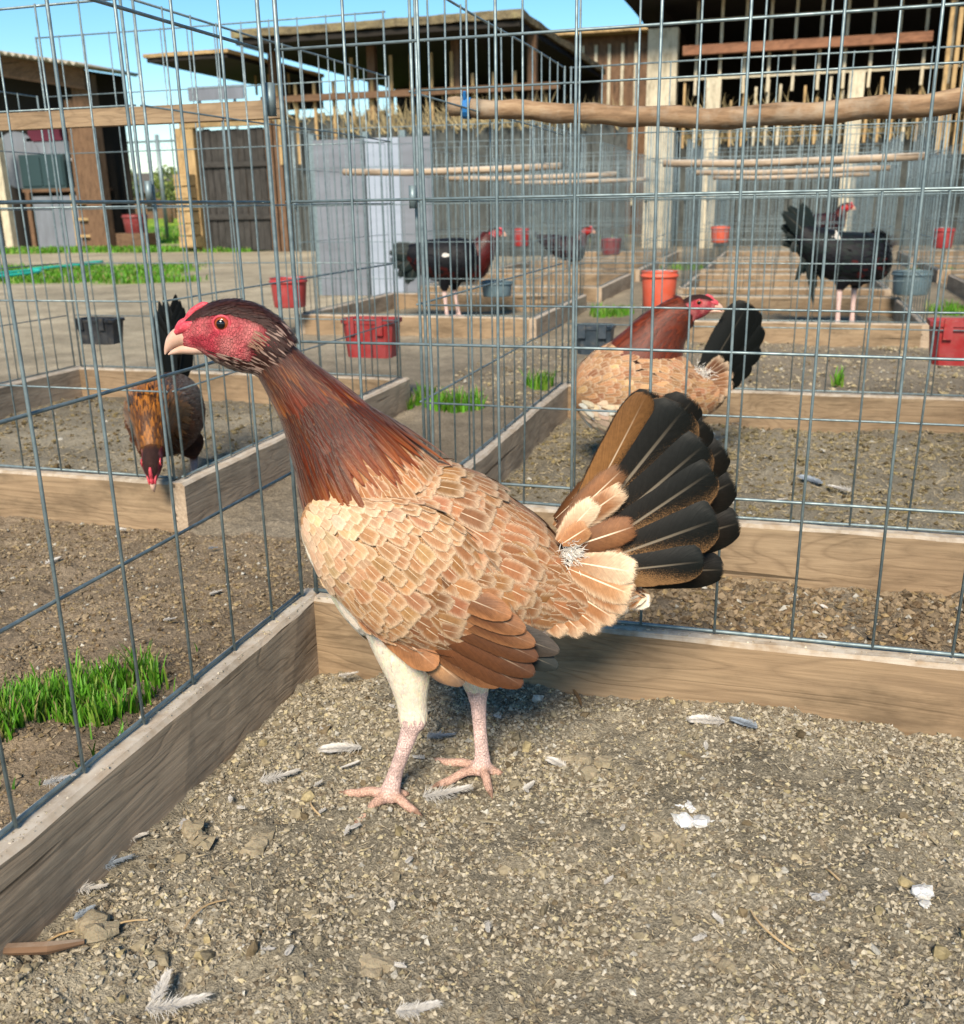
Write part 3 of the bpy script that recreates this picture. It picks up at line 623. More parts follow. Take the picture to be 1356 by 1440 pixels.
straw_fringe(t, -0.9, 5.0, 14.2, 1.98, 200)

# grey sheet windbreak
t = thing('sheet_windbreak', 'grey sheet metal windbreak panels standing left of the rooster pens', 'windbreak', (0, 0, 0))
for (a, c, m) in ((-2.83, -2.42, 'sheet'), (-2.405, -2.14, 'sheet_light'), (-2.13, -1.88, 'sheet')): box_part(t, 'sheet', M[m], a, c, 6.0, 6.012, 0.0, 1.15)
for xx in (-2.88, -2.44, -2.14): box_part(t, 'post', M['wire'], xx, xx+0.045, 6.03, 6.07, -0.05, 1.2)
for z in (0.25, 0.9): box_part(t, 'rail', M['wire'], -2.83, -1.88, 6.02, 6.028, z, z+0.04)

# left shed
t = thing('storage_shed', 'open storage shed with corrugated roof and rough timber posts', 'shed', (0, 0, 0))
corrugated(t, 'roof', M['roof_metal'], -17.5, -11.0, 14.2, 15.95, 4.15, -1.10)
zt = lambda x: 4.15-1.10*(x+17.5)/6.5
def slope_panel(name, m, y0, y1, dz0, dz1, base=None):
    fb_ = MB(); x0, x1 = -17.4, -11.35; b0 = base if base is not None else zt(x0)+dz0; b1 = base if base is not None else zt(x1)+dz0
    fb_.add([(x, y, z) for y in (y0, y1) for (x, z) in ((x0, b0), (x1, b1), (x1, zt(x1)+dz1), (x0, zt(x0)+dz1))], [(0, 1, 2, 3), (7, 6, 5, 4), (0, 4, 5, 1), (1, 5, 6, 2), (2, 6, 7, 3), (3, 7, 4, 0)]); fb_.build(name, m, t)
slope_panel('fascia', M['plank_brown'], 14.72, 14.78, -0.40, -0.05); slope_panel('shade_panel', M['dark'], 15.80, 15.85, 0, -0.06, 2.4)  # second panel added near-black, painting the shed shade up to the roof
box_part(t, 'post', M['plank_brown'], -11.78, -11.42, 14.9, 15.15, -0.05, 3.0)
box_part(t, 'post', M['plank_brown'], -12.05, -11.83, 15.0, 15.12, -0.05, 2.6)
box_part(t, 'post', M['plank_pale'], -13.72, -13.55, 14.9, 15.05, -0.05, 2.0)
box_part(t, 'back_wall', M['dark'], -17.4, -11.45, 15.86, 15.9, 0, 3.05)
box_part(t, 'shelf', M['plank_brown'], -13.5, -11.85, 15.3, 15.84, 1.03, 1.09)
box_part(t, 'shelf_leg', M['plank_brown'], -12.0, -11.9, 15.3, 15.4, -0.02, 1.03); box_part(t, 'shelf_leg', M['plank_brown'], -13.45, -13.35, 15.3, 15.4, -0.02, 1.03)
b = MB(); b.box(-0.5, 0.5, -0.25, 0.25, 0, 0.62); b.box(-0.47, -0.02, -0.27, -0.251, 0.05, 0.57); b.box(0.02, 0.47, -0.27, -0.251, 0.05, 0.57); tag(b.build('cabinet', M['teal_dark'], None, (-13.0, 15.58, 1.09)), 'dark teal cabinet on the storage shed shelf', 'cabinet')
b = MB(); b.lathe([(0.001, 0), (0.17, 0), (0.2, 0.42), (0.215, 0.42), (0.215, 0.47), (0.19, 0.47), (0.001, 0.45)], 20); tag(b.build('plastic_pail', M['white_plastic'], None, (-12.2, 15.6, 1.09), 0, True), 'white plastic pail on the shelf end', 'pail')
b = MB(); b.lathe([(0.001, 0), (0.24, 0), (0.24, 0.05), (0.19, 0.08), (0.15, 0.85), (0.13, 0.9), (0.001, 0.9)], 18); tag(b.build('plastic_drum', M['white_plastic'], None, (-12.25, 15.62, 1.57), 0, True), 'tall white plastic drum upturned on the pail', 'drum')
b = MB(); b.box(-0.36, 0.36, -0.2, 0.2, 0, 0.5); b.box(-0.4, 0.4, -0.22, 0.22, -0.06, -0.001); tag(b.build('crate', M['maroon_dark'], None, (-12.95, 15.65, 1.95+0.06)), 'dark maroon crate with a pale base on top of the cabinet stack', 'crate')
b = MB(); b.box(-0.45, 0.45, -0.2, 0.2, 0, 0.22); tag(b.build('crate', M['sheet'], None, (-12.95, 15.65, 1.715)), 'grey crate between the teal cabinet and the maroon crate', 'crate')
b = MB(); b.tube([(0, -0.02, 0), (0, 0.02, 0)], 0.52, 28); o = b.build('round_tabletop', M['sheet'], None, (-13.6, 15.45, 1.62)); tag(o, 'round grey tabletop leaning on its edge in the storage shed', 'tabletop')
b = MB(); b.box(0, 1.0, 0, 0.02, 0, 0.95); tag(b.build('plywood_sheet', M['sheet_light'], None, (-13.2, 15.2, 0.0)), 'pale plywood sheet standing under the shelf', 'sheet'); 
bpy.data.objects['plywood_sheet'].material_slots[0].material = M['sheet']
b = MB()
for sx in (0, 0.42): b.box(sx, sx+0.06, 0, 0.04, 0, 0.98)
for z in (0.2, 0.5, 0.8): b.box(0.062, 0.418, -0.02, 0.06, z, z+0.05)
tag(b.build('step_ladder', M['plank_tan'], None, (-12.15, 14.95, 0.0)), 'small wooden step ladder against the shed post', 'ladder')
b = MB(); b.box(0, 0.2, 0, 0.12, 0, 1.9); tag(b.build('white_board', M['white_plastic'], None, (-13.98, 14.75, 0.0)), 'whitewashed board standing at the storage shed front', 'board')

# hose
q0 = gpt(-20, 398); q1 = gpt(130, 375); pts = []
for s_ in np.linspace(0, 1, 40):
    p = q0*(1-s_)+q1*s_; pts.append((p[0]+0.12*math.sin(s_*9), p[1]+0.25*math.sin(s_*7), 0.05))
for s_ in np.linspace(0, 1, 40):
    p = q1*(1-s_)+q0*s_; pts.append((p[0]+0.1*math.sin(s_*6), p[1]-0.55*math.sin(s_*math.pi), 0.05))
b = MB(); b.tube(pts, 0.021, 7); tag(b.build('garden_hose', M['hose'], None, None, 0, True), 'teal green garden hose lying on the turf', 'hose')

# chain link fence, tree and cottage beyond
def chain_mat(): return M['wire']
t = thing('chain_link_fence', 'chain link fence with metal posts between the sheds', 'fence', (0, 0, 0))
for xx in (-15.2, -13.2, -11.55): 
    b = MB(); b.tube([(xx, 19.5, -0.05), (xx, 19.5, 2.3)], 0.045, 8); b.build('post', M['wire'], t, None, 0, True)
b = MB()
for s_ in np.arange(-18, -8.5, 0.14):
    b.tube([(s_, 19.5, 0.05), (s_+2.1, 19.5, 2.15)], 0.0022, 3, False); b.tube([(s_+2.1, 19.51, 0.05), (s_, 19.51, 2.15)], 0.0022, 3, False)
tag(b.build('mesh_netting', M['wire'], t), kind='stuff')
b = MB(); b.tube([(-18, 19.5, 2.16), (-9, 19.5, 2.16)], 0.025, 6); b.build('top_rail', M['wire'], t)
t = thing('cottage', 'low cottage with dark roof beyond the meadow', 'house', (0, 0, 0))
box_part(t, 'wall', M['plank_brown'], -53, -46, 70, 76, -0.2, 2.0); b = MB(); b.add([(-53.6, 69.5, 2.0), (-45.4, 69.5, 2.0), (-45.4, 76.5, 2.0), (-53.6, 76.5, 2.0), (-52, 73, 3.6), (-47, 73, 3.6)], [(0, 1, 5, 4), (1, 2, 5), (2, 3, 4, 5), (3, 0, 4), (3, 2, 1, 0)]); b.build('roof', M['plank_dark'], t)
for xx in (-51.5, -48.5): box_part(t, 'window', M['dark'], xx, xx+0.9, 69.95, 69.99, 0.6, 1.5)
def leaf_cloud(name, parent, n, cen, rad, size, col, seed):
    r = np.random.default_rng(seed); p = r.normal(0, 1, (n, 3)); p /= np.linalg.norm(p, axis=1)[:, None]; p *= (r.random((n, 1))**0.4)
    k = fbm(p[:, 0]*2+5, p[:, 2]*2+p[:, 1]*1.3+5, seed) > 0.44; p = p[k]; n = len(p); c = p*np.array(rad)+np.array(cen)
    a = r.normal(0, 1, (n, 3)); a /= np.linalg.norm(a, axis=1)[:, None]; b_ = np.cross(a, r.normal(0, 1, (n, 3))); b_ /= np.linalg.norm(b_, axis=1)[:, None]; s = size*r.uniform(0.5, 1.4, (n, 1))
    V = np.stack([c-a*s, c+b_*s*0.5, c+a*s, c-b_*s*0.5], 1).reshape(-1, 3); base = np.array(col)[None]*(0.5+r.random((n, 1)))
    return lk(name, np_mesh(name, V, np.arange(4*n).reshape(-1, 4), False, {'Col': np.repeat(base, 4, 0)}), M['grass'], parent)
def tree(label, x, y, h, rad, col, seed, dens=2500):
    t = thing('tree', label, 'tree', (x, y, 0)); b = MB(); r = np.random.default_rng(seed)
    b.tube([(0, 0, -0.1), (0.05, 0, h*0.3), (0, 0.1, h*0.6)], [0.16, 0.12, 0.06], 8)
    for k in range(7):
        a = r.uniform(0, 6.28); z = h*r.uniform(0.3, 0.55); b.tube([(0.03, 0.03, z), (math.cos(a)*rad*0.4, math.sin(a)*rad*0.4, z+h*0.15), (math.cos(a)*rad*0.8, math.sin(a)*rad*0.8, z+h*0.28)], [0.06, 0.04, 0.015], 6)
    b.build('trunk', M['plank_brown'], t, None, 0, True); leaf_cloud('crown', t, dens, (0, 0, h*0.66), (rad, rad, h*0.34), 0.13, col, seed)
tree('pale green small tree behind the chain link fence', -30.6, 46, 2.9, 0.8, (0.24, 0.29, 0.08), 5, 1500)
tree('sparse tree by the cottage', -37.5, 52, 3.4, 0.9, (0.14, 0.18, 0.07), 6, 600)

# ------------------------------------------------------------------ birds
def lin(r, g, b):
    return np.array([((c/255)/12.92 if c/255 < 0.04045 else (((c/255)+0.055)/1.055)**2.4) for c in (r, g, b)])
def feather_mat(name, stipple=False, rough=0.6, sheen=0.04, fray=0.5):
    m = mat(name, rough=rough, spec=0.12 if stipple else 0.25); g = G(m)
    uv = g.new('ShaderNodeUVMap').outputs[0]; sp = g.new('ShaderNodeSeparateXYZ'); g.put(sp.inputs[0], uv)
    u = g.math('MULTIPLY', g.math('ABSOLUTE', g.math('SUBTRACT', sp.outputs[0], 0.5)), 2.0); v = sp.outputs[1]
    col, edge = g.attr('Col'), g.attr('Edge')
    # barbs : fine slanted lines leaving the shaft
    t = g.math('SUBTRACT', g.math('MULTIPLY', v, 34.0), g.math('MULTIPLY', u, 9.0))
    cb = g.new('ShaderNodeCombineXYZ'); g.put(cb.inputs[0], t); g.put(cb.inputs[1], g.math('MULTIPLY', sp.outputs[0], 1.5))
    barb = g.noise(cb.outputs[0], 2.0, 3, 0.6)
    pn = g.noise(g.coord('Object'), 220, 3, 0.6)
    e = g.math('MAXIMUM', g.smooth(u, 0.42, 1.0), g.smooth(v, 0.66, 1.0))
    e = g.math('MULTIPLY', e, g.ramp(barb, (0.3, 0.55), (0.7, 1.0)))
    if stipple:   # speckled web on one side towards the base
        side = g.math('ADD', g.math('MULTIPLY', g.math('SUBTRACT', 1.0, sp.outputs[0]), 1.15), g.math('MULTIPLY', v, -0.85))
        k = g.math('ADD', side, g.math('MULTIPLY', g.math('SUBTRACT', g.noise(g.coord('Object'), 1100, 3, 0.7), 0.5), 1.3)); e = g.smooth(k, 0.16, 0.50)
        e = g.math('MAXIMUM', e, g.math('MULTIPLY', g.smooth(u, 0.9, 1.0), 0.6))
    c = g.mix(e, col, edge)
    c = g.mix(1.0, c, g.ramp(barb, (0.3, 0.78), (0.7, 1.15)), 'MULTIPLY'); c = g.mix(1.0, c, g.ramp(pn, (0.3, 0.85), (0.7, 1.1)), 'MULTIPLY')
    shaft = g.math('MULTIPLY', g.smooth(u, 0.055, 0.02), g.smooth(v, 1.0, 0.45))
    c = g.mix(g.math('MULTIPLY', shaft, g.attr_fac('Shaft')), c, (0.80, 0.66, 0.48))
    g.color(c); g.bump(g.math('ADD', barb, g.math('MULTIPLY', shaft, 0.8)), 0.35, 0.0012)
    # open barbs along the rim
    cb2 = g.new('ShaderNodeCombineXYZ'); g.put(cb2.inputs[0], g.math('MULTIPLY', t, 2.2)); g.put(cb2.inputs[1], g.math('MULTIPLY', sp.outputs[0], 2.0)); b2 = g.noise(cb2.outputs[0], 2.0, 2, 0.5)
    e2 = g.math('MAXIMUM', g.smooth(u, fray, 1.0), g.smooth(v, 0.5+fray*0.5, 1.0))
    al = g.smooth(g.math('SUBTRACT', b2, g.math('MULTIPLY', e2, 0.66)), -0.10, 0.12); g.put(g.b.inputs['Alpha'], al)
    g.b.inputs['Sheen Weight'].default_value = sheen; g.b.inputs['Sheen Roughness'].default_value = 0.4
    return m
G.attr_fac = lambda s, n: s.new('ShaderNodeAttribute', attribute_name=n).outputs['Fac']
M['feather'] = feather_mat('feather'); M['tail'] = feather_mat('tail_feather', True, 0.5, 0.0, 0.86); M['flight'] = feather_mat('flight_feather', False, 0.5, 0.05, 0.88); M['hackle'] = feather_mat('hackle_feather', False, 0.38, 0.1, 0.7)
def skin_mat(name, a, b, c2, sc=260, rough=0.5, bump=0.6):
    m = mat(name, rough=rough, spec=0.4); g = G(m); co = g.coord('Object'); n = g.noise(co, sc, 4, 0.65); n2 = g.noise(co, sc*0.22, 4, 0.6)
    c = g.mix(g.ramp(n2, (0.36, 0.0), (0.64, 1.0)), a, b); c = g.mix(g.ramp(n, (0.5, 0.0), (0.72, 0.7)), c, c2); g.color(c); g.bump(n, bump, 0.002); 
    g.b.inputs['Subsurface Weight'].default_value = 0.08; g.b.inputs['Subsurface Radius'].default_value = (0.006, 0.002, 0.001); return m
M['comb'] = skin_mat('red_comb', (0.55, 0.06, 0.085), (0.42, 0.03, 0.05), (0.62, 0.16, 0.17))
M['beak'] = skin_mat('horn_beak', (0.62, 0.42, 0.33), (0.55, 0.34, 0.25), (0.40, 0.24, 0.18), 120, 0.32, 0.15)
M['iris'] = mat('iris', (0.26, 0.055, 0.012), 0.08, 0, 0.6); M['pupil'] = mat('pupil', (0.006, 0.005, 0.005), 0.05, 0, 0.6)
def body_mat():
    m = mat('bird_skin_and_down', rough=0.7, spec=0.25); g = G(m); co = g.coord('Object'); n = g.noise(co, 330, 4, 0.7); n2 = g.noise(co, 70, 4, 0.6)
    c = g.mix(1.0, g.attr('Col'), g.ramp(n, (0.3, 0.72), (0.7, 1.22)), 'MULTIPLY'); vo = g.new('ShaderNodeTexVoronoi', feature='DISTANCE_TO_EDGE'); g.put(vo.inputs['Vector'], g.map(co, (1.3, 1.3, 0.8))); vo.inputs['Scale'].default_value = 300; ed = g.smooth(vo.outputs['Distance'], 0.0, 0.16)
    c = g.mix(1.0, c, g.ramp(n2, (0.3, 0.78), (0.7, 1.15)), 'MULTIPLY'); c = g.mix(1.0, c, g.ramp(ed, (0.0, 0.87), (1.0, 1.03)), 'MULTIPLY'); g.color(c); g.bump(g.math('ADD', g.math('ADD', n, g.math('MULTIPLY', ed, 0.5)), g.math('MULTIPLY', n2, 1.2)), 0.8, 0.0022); return m
M['body'] = body_mat()

def crom(P, n):
    P = np.asarray(P, float); m = len(P); t = np.linspace(0, m-1, n); i = np.clip(t.astype(int), 0, m-2); f = (t-i)[:, None]
    p0 = P[np.maximum(i-1, 0)]; p1 = P[i]; p2 = P[i+1]; p3 = P[np.minimum(i+2, m-1)]
    return 0.5*((2*p1)+(-p0+p2)*f+(2*p0-5*p1+4*p2-p3)*f**2+(-p0+3*p1-3*p2+p3)*f**3)
class Tube:
    """rings : (x, y, z, half_height, half_width)"""
    def __init__(s, rings, side=(0, 1, 0), n=90):
        A = crom(rings, n); s.c = A[:, :3]; s.hs = np.maximum(A[:, 3], 5e-4); s.hw = np.maximum(A[:, 4], 5e-4); s.n = n
        t = np.gradient(s.c, axis=0); s.t = t/(np.linalg.norm(t, axis=1)[:, None]+1e-9)
        b = np.array(side, float)[None]-(s.t@np.array(side, float))[:, None]*s.t; s.b = b/(np.linalg.norm(b, axis=1)[:, None]+1e-9); s.u = np.cross(s.t, s.b)
        d = np.linalg.norm(np.diff(s.c, axis=0), axis=1); s.len = d.sum()
    def at(s, q, th):
        i = min(max(q, 0), 1)*(s.n-1); k = int(i); k2 = min(k+1, s.n-1); f = i-k
        L = lambda a: a[k]*(1-f)+a[k2]*f
        c, hs, hw, t, b, u = L(s.c), L(s.hs), L(s.hw), L(s.t), L(s.b), L(s.u)
        ct, st = math.cos(th), math.sin(th)
        p = c+u*hs*ct+b*hw*st; nr = u*ct/hs+b*st/hw; nr /= np.linalg.norm(nr)
        # slope of the surface along the tube
        j0 = max(k-2, 0); j1 = min(k+2, s.n-1); dp = (s.c[j1]+s.u[j1]*s.hs[j1]*ct+s.b[j1]*s.hw[j1]*st)-(s.c[j0]+s.u[j0]*s.hs[j0]*ct+s.b[j0]*s.hw[j0]*st); dp /= np.linalg.norm(dp)+1e-9
        nr = nr-dp*(nr@dp); nr /= np.linalg.norm(nr)+1e-9
        return p, nr, dp, hs, hw
    def mesh(s, seg=20):
        th = np.linspace(0, 2*np.pi, seg, endpoint=False); V = s.c[:, None]+s.u[:, None]*(s.hs[:, None]*np.cos(th))[..., None]+s.b[:, None]*(s.hw[:, None]*np.sin(th))[..., None]
        V = V.reshape(-1, 3); F = [(i*seg+k, (i+1)*seg+k, (i+1)*seg+(k+1) % seg, i*seg+(k+1) % seg) for i in range(s.n-1) for k in range(seg)]
        F += [tuple(range(seg)), tuple((s.n-1)*seg+k for k in range(seg-1, -1, -1))]
        return V, F
SHAPES = {}
def shape(name):
    v = np.linspace(0, 1, 400)
    if name == 'round': w = np.where(v < 0.55, 0.30+0.70*np.sin(v/0.55*np.pi/2), np.sqrt(np.clip(1-((v-0.55)/0.45)**2.6, 0, 1)))
    elif name == 'hackle': w = np.where(v < 0.35, 0.35+0.65*(v/0.35)**0.7, np.clip(1-((v-0.35)/0.65)**1.7, 0, 1))
    elif name == 'flight': w = np.where(v < 0.6, 0.42+0.58*np.sin(v/0.6*np.pi/2), np.where(v < 0.78, 1.0, np.sqrt(np.clip(1-((v-0.78)/0.22)**2.2, 0, 1))))
    elif name == 'blade': w = np.where(v < 0.5, 0.45+0.55*np.sin(v/0.5*np.pi/2), np.where(v < 0.68, 1.0, np.clip(1-((v-0.68)/0.32)**2.3, 0, 1)**0.72))
    elif name == 'sickle': w = np.where(v < 0.3, 0.4+0.6*(v/0.3), np.clip(1-((v-0.3)/0.7)**2.2, 0, 1))
    return v, w
for k_ in ('round', 'hackle', 'flight', 'sickle', 'blade'): SHAPES[k_] = shape(k_)
class Plume:
    def __init__(s): s.V = []; s.F = []; s.C = []; s.E = []; s.S = []; s.U = []; s.n = 0
    def add(s, root, d, nr, L, W, c0, c1, ce, lift=0.1, curve=0.0, cup=0.15, shp='round', nu=4, nv=7, shaft=0.6, bend=0.0, r=None, ragged=0.0):
        d = d/np.linalg.norm(d); sd = np.cross(nr, d); sd /= np.linalg.norm(sd)+1e-9; nr = np.cross(d, sd)
        uu = np.linspace(-1, 1, nu+1); vv = np.linspace(0, 1, nv+1)**0.9; Ug, Vg = np.meshgrid(uu, vv); wv = np.interp(Vg, *SHAPES[shp])
        if ragged: wv = wv*(1+rng.normal(0, ragged, wv.shape))
        P = root+d*(L*Vg)[..., None]+sd*(W/2*Ug*wv+bend*L*Vg**2)[..., None]+nr*(lift*L*Vg+curve*L*Vg**2-cup*W*Ug**2*wv)[..., None]
        m = P.shape[0]*P.shape[1]; ii = np.arange(m).reshape(P.shape[:2])+s.n
        s.V.append(P.reshape(-1, 3)); s.F.append(np.stack([ii[:-1, :-1], ii[:-1, 1:], ii[1:, 1:], ii[1:, :-1]], -1).reshape(-1, 4))
        f = Vg.reshape(-1, 1); s.C.append(np.asarray(c0)*(1-f)+np.asarray(c1)*f); s.E.append(np.repeat(np.asarray(ce)[None], m, 0)); s.S.append(np.full((m, 3), shaft)); s.U.append(np.stack([Ug*0.5+0.5, Vg], -1).reshape(-1, 2)); s.n += m
    def xform(s, T): s.V = [v@T[:3, :3].T+T[:3, 3] for v in s.V]
    def build(s, name, m, parent, stuff=False):
        if not s.V: return None
        me = np_mesh(name, np.concatenate(s.V), np.concatenate(s.F), True, {'Col': np.concatenate(s.C), 'Edge': np.concatenate(s.E), 'Shaft': np.concatenate(s.S)}, np.concatenate(s.U))
        o = lk(name, me, m, parent)
        if stuff: o['kind'] = 'stuff'
        return o
def cover(pl, tube, q0, q1, step, fn, th=(-math.pi, math.pi), m=None):
    """shingle a tube with feathers; fn(q, th) -> dict or None"""
    rows = max(2, int(tube.len*(q1-q0)/step)); 
    for i in range(rows):
        q = q0+(q1-q0)*(i+0.5)/rows
        k = int(q*(tube.n-1)); circ = math.pi*(3*(tube.hs[k]+tube.hw[k])-math.sqrt((3*tube.hs[k]+tube.hw[k])*(tube.hs[k]+3*tube.hw[k])))*(th[1]-th[0])/(2*math.pi)
        A0 = fn(q, 0.0, True); n = max(4, int(circ/(A0['W']*A0.get('den', 0.62))))
        for j in range(n):
            a = th[0]+(th[1]-th[0])*(j+0.5*(i % 2)+rng.uniform(-0.22, 0.22))/n
            A = fn(min(1, max(0, q+rng.normal(0, 0.18*step/tube.len))), a, False)
            if A is None: continue
            p, nr, t, hs, hw = tube.at(q, a)
            d = t+np.array(A.get('drift', (0, 0, 0)))+rng.normal(0, A.get('jit', 0.07), 3)
            d = d-nr*(d@nr)
            pl.add(p+nr*A.get('off', 0.0), d, nr, A['L']*rng.uniform(0.8, 1.22), A['W']*rng.uniform(0.82, 1.2), A['c0'], A['c1'], A['ce'], A.get('lift', 0.10)*rng.uniform(0.6, 1.4), A.get('curve', -0.06), A.get('cup', 0.03), A.get('shp', 'round'), A.get('nu', 4), A.get('nv', 6), A.get('shaft', 0.6))
class Plane:
    """photo pixel -> local (x, z) on the upright plane through a bird"""
    def __init__(s, M0, rotz): s.M = np.array([M0[0], M0[1], 0.0]); s.e = np.array([math.cos(rotz), math.sin(rotz), 0]); s.nn = np.array([-s.e[1], s.e[0], 0]); s.rz = rotz
    def __call__(s, px, py, y=0.0):
        d = (px-678)/FPX*CR-(py-720)/FPX*CU+CF; P0 = s.M+s.nn*y; k = ((P0-CAM)@s.nn)/(d@s.nn); P = CAM+d*k-s.M
        return np.array([P@s.e, y, P[2]])
    def scale(s): return float(((s.M-CAM)@CF))/FPX
def vary(c, a=0.12): return np.asarray(c)*(1+rng.normal(0, a))*(1+rng.normal(0, 0.04, 3))
def skin_body(name, parts, parent, voxel, m):
    """one continuous skin from overlapping tubes; parts : (Tube, colour fn or colour)"""
    V = []; F = []; kdp = []; kdc = []
    for tb, c in parts:
        v, f = tb.mesh(16); b = len(V); V += [tuple(x) for x in v]; F += [tuple(i+b for i in q) for q in f]
        for i in range(0, tb.n, 2):
            for a in np.linspace(-math.pi, math.pi, 10, endpoint=False):
                p, nr, t, hs, hw = tb.at(i/(tb.n-1), a); kdp.append(p); kdc.append(c(i/(tb.n-1), a) if callable(c) else c)
    me = bpy.data.meshes.new(name); me.from_pydata(V, [], F); o = bpy.data.objects.new(name, me); COL.objects.link(o)
    md = o.modifiers.new('r', 'REMESH'); md.mode = 'VOXEL'; md.voxel_size = voxel; md.use_smooth_shade = True
    sm = o.modifiers.new('s', 'SMOOTH'); sm.factor = 0.5; sm.iterations = 3
    dg = bpy.context.evaluated_depsgraph_get(); me2 = bpy.data.meshes.new_from_object(o.evaluated_get(dg)); o.modifiers.clear(); o.data = me2; bpy.data.meshes.remove(me); me2.name = name
    kd = kdtree.KDTree(len(kdp))
    for i, p in enumerate(kdp): kd.insert(p, i)
    kd.balance(); n = len(me2.vertices); cc = np.ones((n, 4), np.float32)
    for i, v in enumerate(me2.vertices):
        hits = kd.find_n(v.co, 3); w_ = [1/(h[2]+1e-4) for h in hits]; cc[i, :3] = sum(np.asarray(kdc[h[1]])*k for h, k in zip(hits, w_))/sum(w_)
    a = me2.color_attributes.new('Col', 'FLOAT_COLOR', 'POINT'); a.data.foreach_set('color', cc.ravel())
    me2.polygons.foreach_set('use_smooth', [True]*len(me2.polygons)); me2.materials.clear(); me2.materials.append(m); o.parent = parent; me2.update()
    return o
def tf(T, P): P = np.asarray(P, float); return P@T[:3, :3].T+T[:3, 3]
def head_matrix(pos, yaw=0.0, pitch=0.0, s=1.0):
    m = Matrix.Translation(Vector(pos)) @ Matrix.Rotation(yaw, 4, 'Z') @ Matrix.Rotation(pitch, 4, 'Y') @ Matrix.Diagonal((s, s, s, 1)); return np.array(m)
K = 1.0
